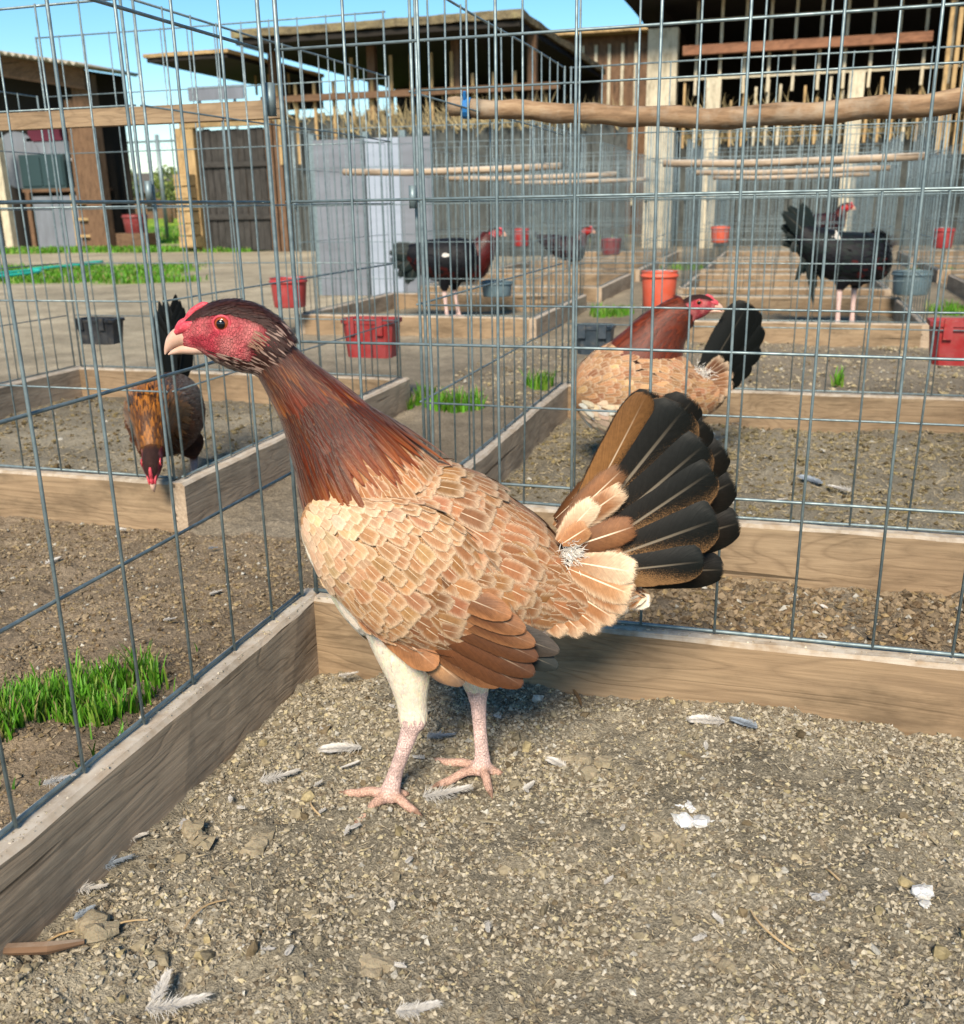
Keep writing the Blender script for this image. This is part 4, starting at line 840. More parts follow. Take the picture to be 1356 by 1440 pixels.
# head in its own frame, metres, beak towards -X, pivot at the top of the neck (measured on the near hen: 1 px = 0.796 mm)
u_ = 0.000796
def hpx(px, py, y=0.0): return np.array([(px-372)*u_*1.03, y*u_, -(py-487)*u_*1.03])
HEAD_R = [((384, 498), 36, 27), ((370, 486), 41, 29), ((350, 476), 44, 30), ((328, 471), 42, 30), ((306, 470), 34, 24), ((291, 472), 25, 17), ((280, 476), 17, 12), ((272, 479), 9, 8)]
def build_head(T, t, face, crown, parts, beak_m, detail=True, comb_s=1.0, comb=True):
    rings = []
    for (p, hs, hw) in HEAD_R: rings.append((*hpx(*p), hs*u_, hw*u_))
    hs_ = np.linalg.norm(T[:3, 0]); R4 = T
    # transform ring centres, keep sizes
    tb = Tube([(*r[:3], r[3], r[4]) for r in rings], n=40)
    tb2 = Tube([(*r[:3], r[3], r[4]) for r in rings], n=40)
    tb2.c = tf(T, tb.c); Rn = T[:3, :3]/hs_; tb2.t = tb.t@Rn.T; tb2.b = tb.b@Rn.T; tb2.u = tb.u@Rn.T; tb2.hs = tb.hs*hs_; tb2.hw = tb.hw*hs_
    def hc(q, a):
        ca = math.cos(a)
        if ca < -0.75 and q < 0.95: return crown   # dorsal side (tube runs towards -X, so its u axis points down)
        k = rng.random(); f = face*(0.75+0.4*rng.random()); f = f*0.45+lin(196, 138, 130)*0.55 if k < 0.28 else (f*0.6 if k > 0.8 else f)
        return f*(0.85 if q < 0.15 else 1)
    parts.append((tb2, hc))
    def tube_obj(name, rings, m, smooth=True, side=(0, 1, 0)):
        q = Tube(rings, side, 24); V, F = q.mesh(12); me = bpy.data.meshes.new(name); me.from_pydata([tuple(x) for x in tf(T, V)], [], F); me.polygons.foreach_set('use_smooth', [True]*len(me.polygons)); me.update(); return lk(name, me, m, t)
    up = [((300, 474), 15, 13), ((285, 474), 15, 12), ((272, 474), 12.5, 10), ((262, 479), 9.5, 7.5), ((256, 485), 6, 5), ((252, 491), 3, 2.6), ((250, 496), 0.8, 0.8)]
    tube_obj('upper_beak', [(*hpx(*p), a*u_, c*u_) for p, a, c in up], beak_m)
    lo = [((302, 488), 9, 11), ((286, 489), 8, 9), ((272, 490), 6, 7), ((261, 493), 3.5, 4.5), ((254, 496), 1, 1.5)]
    tube_obj('lower_beak', [(*hpx(*p), a*u_, c*u_) for p, a, c in lo], beak_m)
    if comb:
        cp = [((268, 466), 4, 5), ((275, 460), 6.5, 6), ((282, 456), 6.0, 6), ((287, 449), 6.0, 6), ((291, 444), 6.0*comb_s, 5.5), ((297, 440), 5.5*comb_s, 5), ((303, 437), 5*comb_s, 4.5), ((309, 437), 3, 3)]
        tube_obj('comb', [(*hpx(*p), a*u_, c*u_) for p, a, c in cp], M['comb'])
        if detail:
            cp = [((268, 469, 8), 3, 3), ((276, 464, 9), 6, 4), ((286, 460, 11), 6, 4), ((292, 456, 13), 2, 2)]
            for sg in (-1, 1): tube_obj('nostril_flesh', [(*hpx(p[0], p[1], p[2]*sg), a*u_, c*u_) for p, a, c in cp], M['comb'])
    for sg in (-1, 1):
        c = hpx(330, 457, sg*25.0); b = MB(); rr_ = 9.4*u_
        def ball(r, sx):
            bm = bmesh.new(); bmesh.ops.create_uvsphere(bm, u_segments=20, v_segments=12, radius=r)
            V = [tuple(v.co*1.0) for v in bm.verts]; F = [tuple(v.index for v in f.verts) for f in bm.faces]; bm.free(); return [(x, y*sx, z) for x, y, z in V], F
        V, F = ball(rr_, 0.62); me = bpy.data.meshes.new('eye'); me.from_pydata([tuple(tf(T, np.array(v)+c)) for v in V], [], F); me.polygons.foreach_set('use_smooth', [True]*len(F)); eo = lk('eye', me, M['iris'], t)
        V, F = ball(rr_*0.60, 0.5); me = bpy.data.meshes.new('pupil'); me.from_pydata([tuple(tf(T, np.array(v)+c+np.array([-0.0005, sg*0.0037, 0]))) for v in V], [], F); me.polygons.foreach_set('use_smooth', [True]*len(F)); lk('pupil', me, M['pupil'], eo)
        if detail:
            b = MB(); b.tube([np.array([math.cos(a)*rr_*1.12, sg*0.0016, math.sin(a)*rr_*1.02])+c for a in np.linspace(0, 2*math.pi, 25)], 0.0014, 8, False); b.V = [tuple(tf(T, v)) for v in b.V]; b.build('eyelid', M['comb'], t, None, 0, True)
    return tb2
def toes(parts, foot, dirs, col, r, claw):
    for (dx, dy, L, up) in dirs:
        d = np.array([dx, dy, 0.0]); d /= np.linalg.norm(d); f = np.array(foot, float)
        rg = [(*(f+np.array([0, 0, r*1.0])), r*1.15, r*1.15), (*(f+d*L*0.3+np.array([0, 0, r*1.0+up])), r*0.95, r*0.95), (*(f+d*L*0.6+np.array([0, 0, r*0.75])), r*0.9, r*0.85), (*(f+d*L*0.82+np.array([0, 0, r*0.6])), r*0.62, r*0.6), (*(f+d*L+np.array([0, 0, r*0.05])), r*0.15, r*0.15)]
        parts.append((Tube(rg, (-d[1], d[0], 0.001), 30), lambda q, a, c=col, k=claw: c if q < 0.72 else k))

# ---- the large buff hen
TAN, CREAM, BUFF, BROWN, RUST = lin(158, 108, 70), lin(226, 200, 168), lin(184, 140, 100), lin(92, 56, 32), lin(106, 62, 31)
IVORY = lin(238, 222, 196)
MAHOG, MAHOD, GOLD = lin(104, 42, 20), lin(50, 21, 14), lin(190, 108, 38)
BLACK, STIP, PINK, WHITE = lin(21, 24, 23), lin(146, 110, 74), lin(234, 200, 190), lin(240, 234, 224)
FACE, CROWN = lin(184, 60, 74), lin(52, 30, 26)
def local_of(Pl, w3): 
    d = np.asarray(w3)-Pl.M; return np.array([d@Pl.e, d@Pl.nn, d[2]])
HM = (0.300, -0.287); RZ_ = math.atan2(CR[1], CR[0])
H = Plane(HM, RZ_); U = H.scale()
hen = thing('hen', 'large buff hen with mahogany neck and black tail standing in the near pen', 'hen', (HM[0], HM[1], 0), RZ_)
def ring(Pl, px, py, hs, hw, y=0.0):
    s = Pl.scale(); return (*Pl(px, py, y), hs*s, hw*s)
def big_feather(Pl, parent, name, root, tip, W, y, c0, c1, ce, m='feather', shp='flight', nrm=(0, -1, 0.12), curve=0.0, cup=0.12, bend=0.0, shaft=1.0, ytip=None, mirror=False, ragged=0.012, seg=(8, 22)):
    a = Pl(root[0], root[1], y); b_ = Pl(tip[0], tip[1], y if ytip is None else ytip); d = b_-a; L = np.linalg.norm(d); p = Plume(); nr = np.array(nrm, float)
    if mirror: a = a*np.array([1, -1, 1]); d = d*np.array([1, -1, 1]); nr = nr*np.array([1, -1, 1])
    nr = nr-d/L*(nr@d/L); nr /= np.linalg.norm(nr)
    p.add(a, d/L, nr, L, W*Pl.scale(), c0, c1, ce, 0.0, curve, cup, shp, seg[0], seg[1], shaft, -bend if mirror else bend, None, ragged)
    return p.build(name, M[m], parent)

nk = Tube([ring(H, 366, 483, 27, 22), ring(H, 386, 505, 28, 24), ring(H, 409, 533, 34, 28), ring(H, 437, 567, 44, 33), ring(H, 467, 610, 57, 45), ring(H, 500, 656, 76, 64), ring(H, 530, 697, 90, 84)])
bd = Tube([ring(H, 438, 708, 26, 30), ring(H, 456, 718, 54, 52), ring(H, 496, 737, 84, 80), ring(H, 552, 764, 120, 97), ring(H, 626, 796, 128, 102), ring(H, 700, 814, 106, 90), ring(H, 768, 829, 68, 62), ring(H, 828, 840, 44, 36), ring(H, 880, 838, 16, 14)])
legL, legR = -0.030, 0.030
thL = Tube([ring(H, 560, 850, 56, 42, legL), ring(H, 568, 905, 42, 36, legL), ring(H, 575, 950, 29, 26, legL), ring(H, 579, 985, 21, 18, legL), ring(H, 581, 1012, 19, 16, legL), ring(H, 580, 1024, 14, 13, legL)])
thR = Tube([ring(H, 640, 860, 60, 40, legR), ring(H, 655, 910, 46, 36, legR), ring(H, 667, 945, 27, 24, legR), ring(H, 671, 968, 17, 15, legR), ring(H, 672, 985, 13, 12, legR)])
fL = local_of(H, gpt(546, 1120)); fR = local_of(H, gpt(678, 1086))
for f_ in (fL, fR):
    w_ = H.M+H.e*f_[0]+H.nn*f_[1]; f_[2] = float(ground_h(np.array([w_[0]]), np.array([w_[1]]))[0])-0.001
def shank(pts, foot, r): 
    rg = [(*p, a, a*0.9) for p, a in pts]; rg[-1] = (foot[0], foot[1], foot[2]+0.004, r*1.25, r*1.2); return Tube(rg, n=40)
shL = shank([(H(581, 1006, legL), 0.0138), (H(577, 1026, legL), 0.0112), (H(567, 1056, legL), 0.0090), (H(556, 1088, fL[1]), 0.0092), (fL, 0.012)], fL, 0.0108)
shR = shank([(H(671, 962, legR), 0.0128), (H(673, 990, legR), 0.0100), (H(675, 1025, legR), 0.0086), (H(678, 1060, fR[1]), 0.0092), (fR, 0.012)], fR, 0.0108)
parts = []
T = head_matrix(H(371, 486), 0, 0, U/u_*0.965)
headt = build_head(T, hen, FACE, CROWN, parts, M['beak'], comb_s=0.85)
def neckc(q, a): return MAHOD*0.8 if q < 0.55 else BUFF
def bodyc(q, a): return BUFF*0.8 if math.cos(a) > -0.3 else IVORY
WY = -0.066
def wing_tube(sg):
    s = U
    pts = [((432, 722), 22, 12, 0.034), ((460, 740), 44, 20, 0.018), ((498, 764), 66, 26, 0.006), ((554, 794), 84, 28, -0.002), ((610, 828), 82, 26, 0.0), ((660, 862), 66, 20, 0.004), ((705, 893), 40, 14, 0.007), ((735, 915), 16, 8, 0.010)]
    return Tube([(H(p[0], p[1], WY+dy)[0], sg*-(WY+dy), H(p[0], p[1], WY+dy)[2], a*s, b_*s) for p, a, b_, dy in pts], n=70)
for sg in (-1, 1):
    wt_ = wing_tube(sg); wt_.hs = wt_.hs*0.93; wt_.hw = wt_.hw*0.90; parts.append((wt_, BUFF))
parts += [(nk, neckc), (bd, bodyc), (thL, lambda q, a: IVORY if q < 0.74 else PINK), (thR, lambda q, a: IVORY if q < 0.7 else PINK), (shL, PINK), (shR, PINK)]
CLAW = lin(150, 118, 100); DIRTY = lin(208, 168, 148)
def toe_to(foot, px, py, k=1.0):
    q = local_of(H, gpt(px, py)); d = q-foot; return (d[0], d[1], np.hypot(d[0], d[1])*k, 0.004)
toes(parts, fL, [toe_to(fL, 472, 1110), toe_to(fL, 492, 1162), toe_to(fL, 600, 1145, 0.9), (0.8, 0.35, 0.028, 0.003)], DIRTY, 0.0064, CLAW)
toes(parts, fR, [toe_to(fR, 598, 1066), toe_to(fR, 602, 1108), toe_to(fR, 693, 1122), (0.7, -0.1, 0.028, 0.003)], DIRTY, 0.0062, CLAW)
skin_body('body', parts, hen, 0.0026, M['body'])

# plumage
pb = Plume()
def bodyfn(q, a, probe):
    sz = 0.0165+0.010*min(1, q*1.5)-(0.006 if q > 0.86 else 0)
    if probe: return dict(W=sz, den=0.52)
    ca = math.cos(a); side = abs(math.sin(a))
    if q < 0.10: return None
    vent = max(0.0, -ca)
    f = rng.random()
    if vent > 0.45: c = IVORY*0.96; ce = WHITE*0.9; sh = 0.15
    elif q < 0.30: c = BUFF*(0.9+0.2*f)*(1-vent)+CREAM*vent; ce = CREAM; sh = 0.35
    elif q < 0.72: c = (TAN*0.8+BUFF*0.1 if f < 0.7 else TAN*0.7); ce = CREAM*0.86; sh = 0.6
    else: c = TAN*(0.85+0.25*f); ce = CREAM*0.9; sh = 0.8
    c = vary(c, 0.10)
    return dict(L=sz*1.75, W=sz, c0=c*0.92, c1=c, ce=ce*rng.uniform(0.85, 1.0), lift=0.028, curve=-0.10, cup=0.03, shaft=sh, drift=(0, 0, -0.12*side), jit=0.10, off=0.0005, nu=6, nv=9)
cover(pb, bd, 0.08, 0.985, 0.0128, bodyfn)
def shoulderfn(q, a, probe):
    if probe: return dict(W=0.017, den=0.5)
    c = vary(TAN if math.cos(a) > 0 else BUFF, 0.1); return dict(L=0.030, W=0.017, c0=c*0.9, c1=c, ce=CREAM*0.95, lift=0.04, curve=-0.10, cup=0.03, shaft=0.6, jit=0.10, nu=6, nv=9)
cover(pb, nk, 0.72, 0.97, 0.0115, shoulderfn)
def thighfn(q, a, probe):
    if probe: return dict(W=0.0055, den=0.45)
    if q > 0.70: return None
    c = vary(IVORY, 0.04); return dict(L=0.019, W=0.0055, c0=c, c1=c, ce=WHITE*0.95, lift=0.03, curve=-0.10, shaft=0.0, jit=0.12, nu=2, nv=5, shp='hackle')
for tb_ in (thL, thR): cover(pb, tb_, 0.05, 0.86, 0.006, thighfn)
pb.build('body_plumage', M['feather'], hen, True)
ph = Plume()
def neckfn(q, a, probe):
    w = 0.0050+0.0052*q
    if probe: return dict(W=w, den=0.46)
    f = rng.random(); ca = math.cos(a); front = max(0, -ca)
    if q > 0.64+0.17*rng.random()+0.015*math.sin(a*7): return None
    c0 = MAHOD*(0.7+0.5*f); c1 = MAHOG*(0.7+0.8*rng.random()); ce = MAHOG*0.8
    if q < 0.16:
        c0 = MAHOD*0.7; c1 = MAHOD*(0.7+0.8*f) if rng.random() < 0.80 else lin(190, 150, 130)*0.6; ce = MAHOD
    elif q > 0.60: k = min(1, (q-0.60)/0.3); c1 = c1*(1-k)+GOLD*(0.55+0.75*rng.random())*k; ce = MAHOG*(0.8+0.6*rng.random())
    elif f > 0.72 or (front > 0.2 and q > 0.3 and f > 0.4): c1 = GOLD*(0.35+0.4*rng.random())
    if 0.12 < q < 0.36 and -1.9 < a < -1.1 and rng.random() < 0.012: c1 = WHITE*0.8; ce = WHITE*0.8; c0 = MAHOG
    return dict(L=(0.020+0.042*min(1, q*1.5))*rng.uniform(0.75, 1.3), W=w, c0=c0, c1=c1, ce=ce, lift=0.03+0.06*max(0, q-0.45), curve=-0.05-0.06*max(0, q-0.4), cup=0.12, shp='hackle', shaft=0.16, jit=0.09, drift=(0, 0, -0.06), nu=2, nv=8, off=0.0010+0.022*max(0, q-0.55))
cover(ph, nk, 0.0, 0.82, 0.0062, neckfn)
def headfn(q, a, probe):
    if probe: return dict(W=0.0036, den=0.5)
    ca = math.cos(a)   # ca<0 : top of the head
    top = ca < -0.62 and q < 0.60; back = q < 0.16; thr = ca > 0.55 and q < 0.60; ear = 0.14 < q < 0.24 and abs(abs(a)-1.75) < 0.28
    if not (top or back or thr or ear): return None
    if thr and rng.random() < 0.35: return None
    c = MAHOD*(0.5+0.6*rng.random())
    if back and rng.random() < 0.16: c = lin(180, 150, 136)*0.55
    if thr: c = lin(200, 165, 150)*0.6 if rng.random() < 0.6 else MAHOD
    if ear: c = lin(170, 128, 106)*rng.uniform(0.3, 0.8)
    return dict(L=0.0125 if not ear else 0.008, W=0.0030 if top else (0.0016 if ear else 0.0024), c0=c, c1=c*1.1, ce=c, lift=0.10, curve=-0.04, cup=0.05, shp='hackle', shaft=0.1, jit=0.10, nu=2, nv=4)
def flip_cover(pl, tube, *a):
    tube.t_ = tube.t; cover(pl, tube, *a)
class RevTube:
    def __init__(s, t): s.t0 = t; s.n = t.n; s.len = t.len; s.hs = t.hs; s.hw = t.hw
    def at(s, q, a): p, nr, d, hs, hw = s.t0.at(q, a); return p, nr, -d, hs, hw
cover(ph, RevTube(headt), 0.0, 0.80, 0.0032, headfn)
ph.build('neck_hackle', M['hackle'], hen, True)

# wings : flattened tubes with rows of coverts, then single flight feathers
for sg in (-1, 1):
    wt = wing_tube(sg)
    pw = Plume(); 
    def wingfn(q, a, probe):
        sz = 0.0095+0.021*min(1, q*1.2)
        if probe: return dict(W=sz, den=0.52)
        if sg*math.sin(a) < -0.25: return None
        if q > 0.76: return None
        f = rng.random(); low = -math.cos(a)
        kk = np.clip(1.25-q*3.4+rng.normal(0, 0.18), 0, 1)
        if q < 0.34: c = (BUFF*0.5+CREAM*0.5)*kk+(BUFF*0.4+TAN*0.5)*(1-kk); ce = CREAM; sh = 0.3
        elif q < 0.50: c = BUFF*0.5+TAN*(0.35+0.2*f); ce = CREAM; sh = 0.6
        else: c = TAN*(0.72+0.25*f) if rng.random() < 0.75 else TAN*0.6; ce = CREAM*0.86; sh = 0.65
        if q > 0.66: c = TAN*0.35+BROWN*0.6
        c = vary(c, 0.08)
        return dict(L=sz*(1.55 if q < 0.6 else 1.9), W=sz, c0=c*0.88, c1=c, ce=ce, lift=0.028, curve=-0.075, cup=0.03, shaft=sh, jit=0.08, off=0.0008, nu=6, nv=9, drift=(0.0, 0, -0.42+0.30*min(1, q*1.3)))
    cover(pw, wt, 0.03, 0.92, 0.0105, wingfn)
    pw.build('wing_coverts', M['feather'], hen, True)
    mir = sg > 0
    fl = [((540, 870), (654, 964), 40, -0.056, TAN*0.75, lin(170, 130, 92), lin(50, 46, 46)), ((520, 858), (616, 940), 46, -0.062, BROWN, TAN*0.75, TAN),
          ((600, 860), (788, 940), 38, -0.056, BLACK, BLACK*1.2, BLACK*2), ((600, 850), (790, 918), 38, -0.058, lin(60, 48, 40), BLACK, lin(70, 60, 52)),
          ((560, 868), (706, 966), 42, -0.062, BROWN*0.9, BROWN*0.8, TAN*0.6), ((560, 862), (738, 966), 44, -0.065, RUST, BROWN*0.6, BROWN*0.7), ((565, 852), (755, 950), 42, -0.068, RUST*0.9, BROWN*0.6, BROWN*0.6),
          ((570, 842), (760, 928), 38, -0.070, BROWN*0.9, BROWN*0.65, BROWN*0.8), ((575, 832), (756, 908), 36, -0.072, BROWN*0.8, BROWN*0.9, TAN*0.6), ((580, 822), (742, 888), 36, -0.074, BROWN*0.9, BROWN*0.9, TAN*0.8), ((585, 812), (722, 868), 34, -0.076, TAN*0.6, BROWN, TAN)]
    for (r0, t0, W_, y_, c0, c1, ce) in fl:
        big_feather(H, hen, 'wing_feather', r0, t0, W_, y_, c0, c1, ce, 'flight', 'blade', nrm=(0.05, -1, 0.25), curve=0.0, cup=0.10, ytip=y_-0.016, shaft=0.55, mirror=mir)

# tail
dk = lambda: BLACK*rng.uniform(0.75, 1.1)
for (tp, y_, W_) in (((924, 547), 0.004, 60), ((980, 558), 0.010, 76), ((998, 590), 0.013, 76), ((1025, 628), 0.016, 76), ((1037, 676), 0.019, 76), ((1045, 735), 0.021, 70), ((1021, 802), 0.022, 58)):
    k_ = (tp[1]-547)/255
    big_feather(H, hen, 'tail_feather', (800+20*k_, 772+34*k_), tp, W_, y_, lin(60, 42, 28), dk()*0.7, BLACK*0.8, 'tail', nrm=(0, -1, 0.05), curve=0.02, cup=0.14, bend=0.012, shaft=0.5)
for i, (tp, W_) in enumerate((((968, 571), 98), ((997, 622), 92), ((1008, 660), 84), ((1013, 730), 86), ((993, 790), 60))):
    big_feather(H, hen, 'tail_feather', (800+4*i, 776+8*i), tp, W_, -0.006-0.0035*i, lin(34, 29, 25), dk()*1.0, STIP, 'tail', nrm=(0.0, -1, 0.05), curve=0.02, cup=0.14, bend=0.012, shaft=0.22)
big_feather(H, hen, 'tail_feather', (796, 768), (918, 552), 46, -0.004, lin(140, 98, 56), lin(96, 66, 38), BLACK, 'tail', nrm=(0, -1, 0.1), curve=0.02, shaft=0.5, bend=0.03)
for (r0, t0, W_, y_, c0, c1, ce) in (((785, 745), (882, 655), 40, -0.020, BROWN, TAN*0.9, lin(70, 52, 38)), ((786, 752), (884, 684), 42, -0.024, BROWN*0.9, TAN, CREAM), ((785, 762), (842, 702), 38, -0.027, TAN, CREAM*0.95, CREAM),
                                     ((795, 772), (900, 738), 46, -0.028, BROWN*0.8, TAN*0.8, BROWN), ((806, 790), (902, 806), 50, -0.034, TAN*0.9, CREAM*0.9, CREAM), ((800, 800), (897, 840), 50, -0.036, TAN, BUFF, CREAM),
                                     ((790, 765), (830, 740), 34, -0.034, TAN, TAN, BUFF), ((806, 812), (890, 858), 42, -0.034, TAN*0.9, TAN, CREAM), ((790, 822), (874, 876), 40, -0.034, TAN*0.9, TAN, CREAM), ((770, 828), (852, 890), 40, -0.036, TAN*0.85, TAN, CREAM), ((755, 832), (826, 896), 38, -0.040, TAN*0.85, TAN, CREAM), ((740, 836), (800, 896), 36, -0.044, TAN*0.85, TAN, CREAM), ((800, 785), (880, 772), 44, -0.024, BROWN*0.7, TAN*0.75, TAN)):
    big_feather(H, hen, 'tail_covert', r0, t0, W_, y_, c0, c1, ce, shp='round', nrm=(0.1, -1, 0.25), curve=-0.03, cup=0.14, seg=(6, 14))
    big_feather(H, hen, 'tail_covert', r0, t0, W_, y_, c0, c1, ce, shp='round', nrm=(0.1, -1, 0.25), curve=-0.03, cup=0.14, seg=(6, 14), mirror=True)
pf = Plume()
for k in range(260):
    c_ = H(801+rng.normal(0, 6), 779+rng.normal(0, 8), -0.030); d = np.array([rng.normal(0.5, 0.5), rng.normal(-0.3, 0.3), rng.normal(0.3, 0.5)])
    pf.add(c_, d, np.array([0.1, -1, 0.1]), rng.uniform(0.008, 0.017), 0.0009, WHITE*0.9, WHITE*0.9, WHITE*0.9, 0.1, 0.1, 0.0, 'hackle', 2, 4, 0.0)
for k in range(0):
    c_ = H(668+rng.normal(0, 11), 806+rng.normal(0, 3), -0.090); d = np.array([rng.normal(0.6, 0.4), rng.normal(-0.2, 0.3), rng.normal(-0.5, 0.4)])
    pf.add(c_, d, np.array([0.1, -1, 0.1]), rng.uniform(0.006, 0.012), 0.0008, WHITE*0.85, WHITE*0.85, WHITE*0.85, 0.1, 0.1, 0.0, 'hackle', 2, 4, 0.0)
pf.build('white_down', M['feather'], hen, True)

# ---- the other birds
def simple_bird(t, body, neck, Th, cols, legs, fs, voxel=0.004, neck_fn=None, body_fn=None, comb_s=1.0, face=FACE, wing=None, detail=False, hackle_L=0.05):
    nk2, bd2 = Tube(neck), Tube(body); parts = []
    ht = build_head(Th, t, face, CROWN, parts, M['beak'], detail, comb_s)
    parts += [(nk2, cols['neck0']*0.8), (bd2, cols['body']*0.85)]
    for (hip, hock, foot, r, tc) in legs:
        hip, hock, foot = map(np.array, (hip, hock, foot))
        parts.append((Tube([(*hip, r*4.5, r*4), (*(hip*0.5+hock*0.5), r*3, r*2.7), (*hock, r*1.3, r*1.2)], n=30), tc)); parts.append((Tube([(*hock, r*1.3, r*1.2), (*(hock*0.5+foot*0.5), r, r), (*(foot+np.array([0, 0, r*0.6])), r*1.2, r*1.2)], n=30), PINK))
        toes(parts, foot, [(-1, -0.1, r*7, r*0.3), (-0.8, 0.6, r*6, r*0.3), (-0.8, -0.6, r*6, r*0.3), (1, 0, r*3.5, r*0.2)], DIRTY, r*0.75, CLAW)
    skin_body('body', parts, t, voxel, M['body'])
    p = Plume()
    def bf(q, a, probe):
        w_ = 0.022*fs
        if probe: return dict(W=w_, den=0.7)
        if q < 0.06: return None
        c, ce = body_fn(q, a) if body_fn else (vary(cols['body'], 0.12), cols['edge'])
        return dict(L=w_*1.8, W=w_, c0=c*0.9, c1=c, ce=ce, lift=0.05, curve=-0.11, shaft=cols.get('shaft', 0.4), jit=0.1, nu=2, nv=5, off=0.0008)
    cover(p, bd2, 0.05, 0.98, 0.015*fs, bf)
    if wing is not None:
        for sg in (-1, 1):
            wt = Tube([(r[0], sg*r[1], r[2], r[3], r[4]) for r in wing])
            def wf(q, a, probe):
                w_ = (0.016+0.012*q)*fs
                if probe: return dict(W=w_, den=0.65)
                if sg*math.sin(a) < -0.2: return None
                c, ce = cols['wing'](q, a); return dict(L=w_*2.0, W=w_, c0=c*0.9, c1=c, ce=ce, lift=0.08, curve=-0.06, shaft=0.4, jit=0.08, nu=2, nv=5, off=0.001)
            cover(p, wt, 0.03, 0.95, 0.014*fs, wf)
    p.build('body_plumage', M['feather'], t, True)
    p = Plume()
    def nf(q, a, probe):
        w_ = (0.007+0.004*q)*fs
        if probe: return dict(W=w_, den=0.6)
        if q > 0.66+0.22*rng.random(): return None
        if neck_fn: c0, c1 = neck_fn(q, a)
        else: c0, c1 = cols['neck0']*(0.7+0.6*rng.random()), cols['neck1']*(0.6+0.8*rng.random())
        return dict(L=(0.018+hackle_L*min(1, q*1.5))*fs, W=w_, c0=c0, c1=c1, ce=c1, lift=0.06, curve=-0.05, shp='hackle', shaft=0.1, jit=0.07, nu=2, nv=5, off=0.001)
    cover(p, nk2, 0.0, 0.88, 0.0085*fs, nf)
    p.build('neck_hackle', M['hackle'], t, True)
    return bd2, nk2

# second buff hen, in the pen behind, its neck turned back towards its tail
q_ = (0.335, 1.22); B2 = Plane(q_, RZ_)
t = thing('hen', 'second buff hen with neck turned back towards its raised black tail', 'hen', (*q_, 0), RZ_)
def speck(q, a):
    f = rng.random(); ca = math.cos(a)
    if ca < -0.10 and q < 0.45: c = CREAM if f < 0.6 else WHITE*0.85
    elif f < 0.10: c = BUFF*1.1
    elif f < 0.22: c = lin(150, 104, 70)
    else: c = (BUFF*0.6+TAN*0.3 if rng.random() < 0.8 else TAN*0.75)
    return vary(c, 0.1), CREAM*0.75
bring = lambda *a: ring(B2, *a)
body = [bring(806, 556, 18, 18), bring(820, 554, 38, 32), bring(846, 551, 58, 46), bring(884, 548, 68, 52), bring(925, 551, 62, 50), bring(962, 555, 46, 40), bring(992, 553, 30, 26), bring(1016, 546, 12, 12)]
neck = [bring(967, 437, 21, 16), bring(953, 445, 25, 19), bring(936, 462, 33, 24), bring(920, 485, 42, 31), bring(904, 510, 50, 38), bring(890, 535, 52, 40)]
zf = lambda Pl, x, y: float(ground_h(np.array([(Pl.M+Pl.e*x+Pl.nn*y)[0]]), np.array([(Pl.M+Pl.e*x+Pl.nn*y)[1]]))[0])
def foot(Pl, x, y): return (x, y, zf(Pl, x, y))
hx = B2(893, 590)[0]
legs = [((hx, -0.035, 0.14), (hx+0.02, -0.035, 0.085), foot(B2, hx-0.01, -0.035), 0.009, CREAM), ((hx+0.04, 0.035, 0.14), (hx+0.05, 0.035, 0.085), foot(B2, hx+0.03, 0.035), 0.009, CREAM)]
simple_bird(t, body, neck, head_matrix(B2(966, 438), math.pi-0.25, 0.06, 0.88), dict(body=BUFF, edge=CREAM, neck0=MAHOD*1.2, neck1=MAHOG*1.15), legs, 0.92, 0.0034, body_fn=speck, detail=True)
for (tp, y_) in (((1056, 424), 0.0), ((1066, 432), 0.006), ((1072, 455), 0.010), ((1068, 482), 0.014), ((1056, 505), 0.018), ((1042, 520), 0.02)):
    big_feather(B2, t, 'tail_feather', (982, 545), tp, 46, y_, BLACK*0.8, BLACK*0.5, BLACK*0.6, 'tail', shaft=0.05, bend=0.01)
for i, (tp, c) in enumerate((((1018, 500), BROWN), ((1030, 510), BROWN*0.8), ((1034, 525), TAN*0.8), ((1034, 540), TAN*0.7), ((1028, 552), TAN*0.8), ((1020, 562), BROWN))):
    big_feather(B2, t, 'tail_covert', (985, 535+i*3), tp, 18, -0.02-0.003*i, BROWN, c, CREAM*0.8, shp='round', seg=(4, 10), shaft=0.5)
pf = Plume()
for k in range(220):
    c_ = B2(983+rng.normal(0, 7), 528+rng.normal(0, 6), -0.030); pf.add(c_, np.array([rng.normal(0.3, 0.6), rng.normal(-0.2, 0.3), rng.normal(0.1, 0.5)]), np.array([0.1, -1, 0.1]), rng.uniform(0.010, 0.020), 0.0014, WHITE*0.85, WHITE*0.85, WHITE*0.85, 0.1, 0.1, 0.0, 'hackle', 2, 3, 0.0)
pf.build('white_down', M['feather'], t, True)

